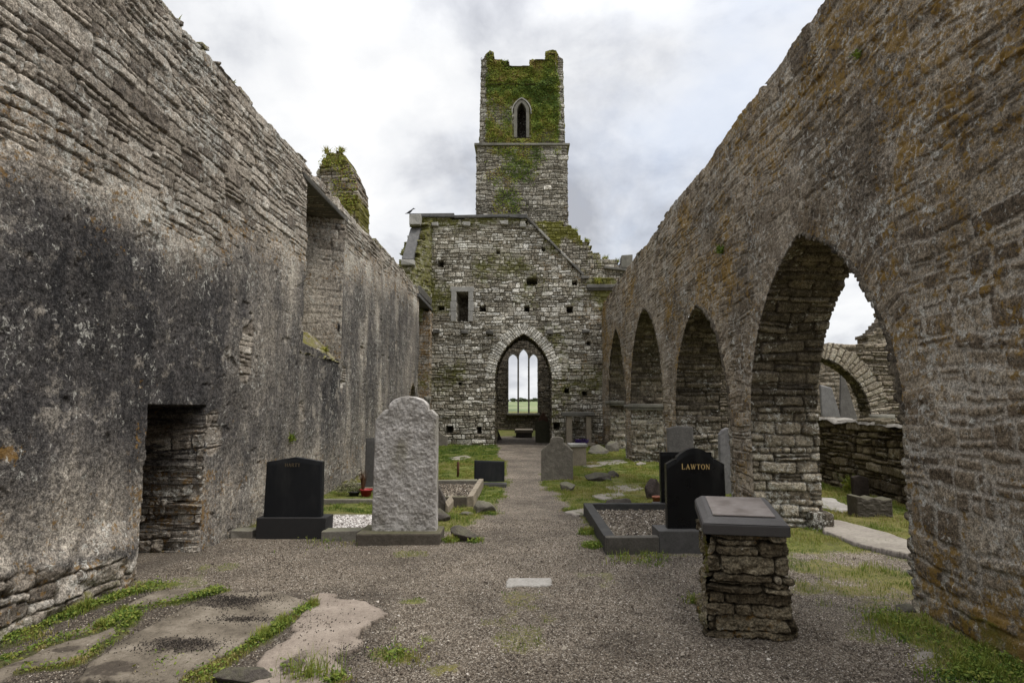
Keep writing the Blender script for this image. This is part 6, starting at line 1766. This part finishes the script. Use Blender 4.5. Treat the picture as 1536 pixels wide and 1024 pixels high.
def wn(scale, det, rough, off, dist=0.0):
    mp = nt.nodes.new('ShaderNodeMapping'); mp.inputs['Location'].default_value = off; nt.links.new(cv_.outputs[0], mp.inputs[0])
    n = nt.nodes.new('ShaderNodeTexNoise'); n.inputs['Scale'].default_value = scale; n.inputs['Detail'].default_value = det; n.inputs['Roughness'].default_value = rough; n.inputs['Distortion'].default_value = dist
    nt.links.new(mp.outputs[0], n.inputs['Vector']); return n.outputs['Fac']


def wr(f, stops):
    n = nt.nodes.new('ShaderNodeValToRGB'); e = n.color_ramp.elements
    while len(e) < len(stops): e.new(0.5)
    for i, (p_, c_) in enumerate(stops): e[i].position = p_; e[i].color = tuple(c_) + (1,)
    nt.links.new(f, n.inputs[0]); return n.outputs[0]


el_ = nt.nodes.new('ShaderNodeMapRange'); el_.interpolation_type = 'SMOOTHSTEP'; nt.links.new(sp.outputs[2], el_.inputs[0])
el_.inputs[1].default_value = 0.50; el_.inputs[2].default_value = 0.95; el_.inputs[3].default_value = 0.57; el_.inputs[4].default_value = 1.85      # an overcast sky is brightest overhead
cl_ = wm('ADD', wm('MULTIPLY', wn(2.0, 8, 0.55, (3.1, 1.7, 0), 0.3), 0.75), wm('MULTIPLY', wn(5.5, 7, 0.6, (0.4, 5.2, 0), 0.3), 0.25))
ccol = wr(cl_, [(0.38, (0.46, 0.475, 0.52)), (0.45, (0.66, 0.675, 0.715)), (0.52, (0.88, 0.89, 0.91)), (0.60, (1.0, 1.0, 1.0))])
nt.links.new(ccol, bg2.inputs[0]); nt.links.new(el_.outputs[0], bg2.inputs[1])
cov = wr(wn(1.3, 6, 0.55, (7.7, 2.3, 0), 0.2), [(0.34, (0.72,) * 3), (0.46, (0.98,) * 3)])
nt.links.new(cov, mxs.inputs[0]); nt.links.new(bg1.outputs[0], mxs.inputs[1]); nt.links.new(bg2.outputs[0], mxs.inputs[2]); nt.links.new(mxs.outputs[0], out.inputs[0])

sd = bpy.data.lights.new('sun', 'SUN'); sd.energy = 1.5; sd.angle = math.radians(20); sd.color = (1.0, 0.955, 0.89)
so = bpy.data.objects.new('sun', sd); COL.objects.link(so)
dirv = Vector((math.sin(SUN_AZ) * math.cos(SUN_EL), math.cos(SUN_AZ) * math.cos(SUN_EL), math.sin(SUN_EL)))
so.rotation_euler = dirv.to_track_quat('Z', 'Y').to_euler(); so.location = (8, -8, 20)

cd = bpy.data.cameras.new('camera'); co = bpy.data.objects.new('camera', cd); COL.objects.link(co); sc.camera = co
cd.sensor_width = 36; cd.lens = F_PX * 36 / 1536
cd.shift_x = -(CX - 768) / 1536
co.location = (0, 0, EYE); co.rotation_euler = (math.pi / 2 + TH, 0, 0)
cd.clip_start = 0.05; cd.clip_end = 5000
sc.view_settings.view_transform = 'Standard'; sc.view_settings.look = 'None'; sc.view_settings.gamma = 1
sc.view_settings.exposure = 0.85
sc.cycles.max_bounces = 6
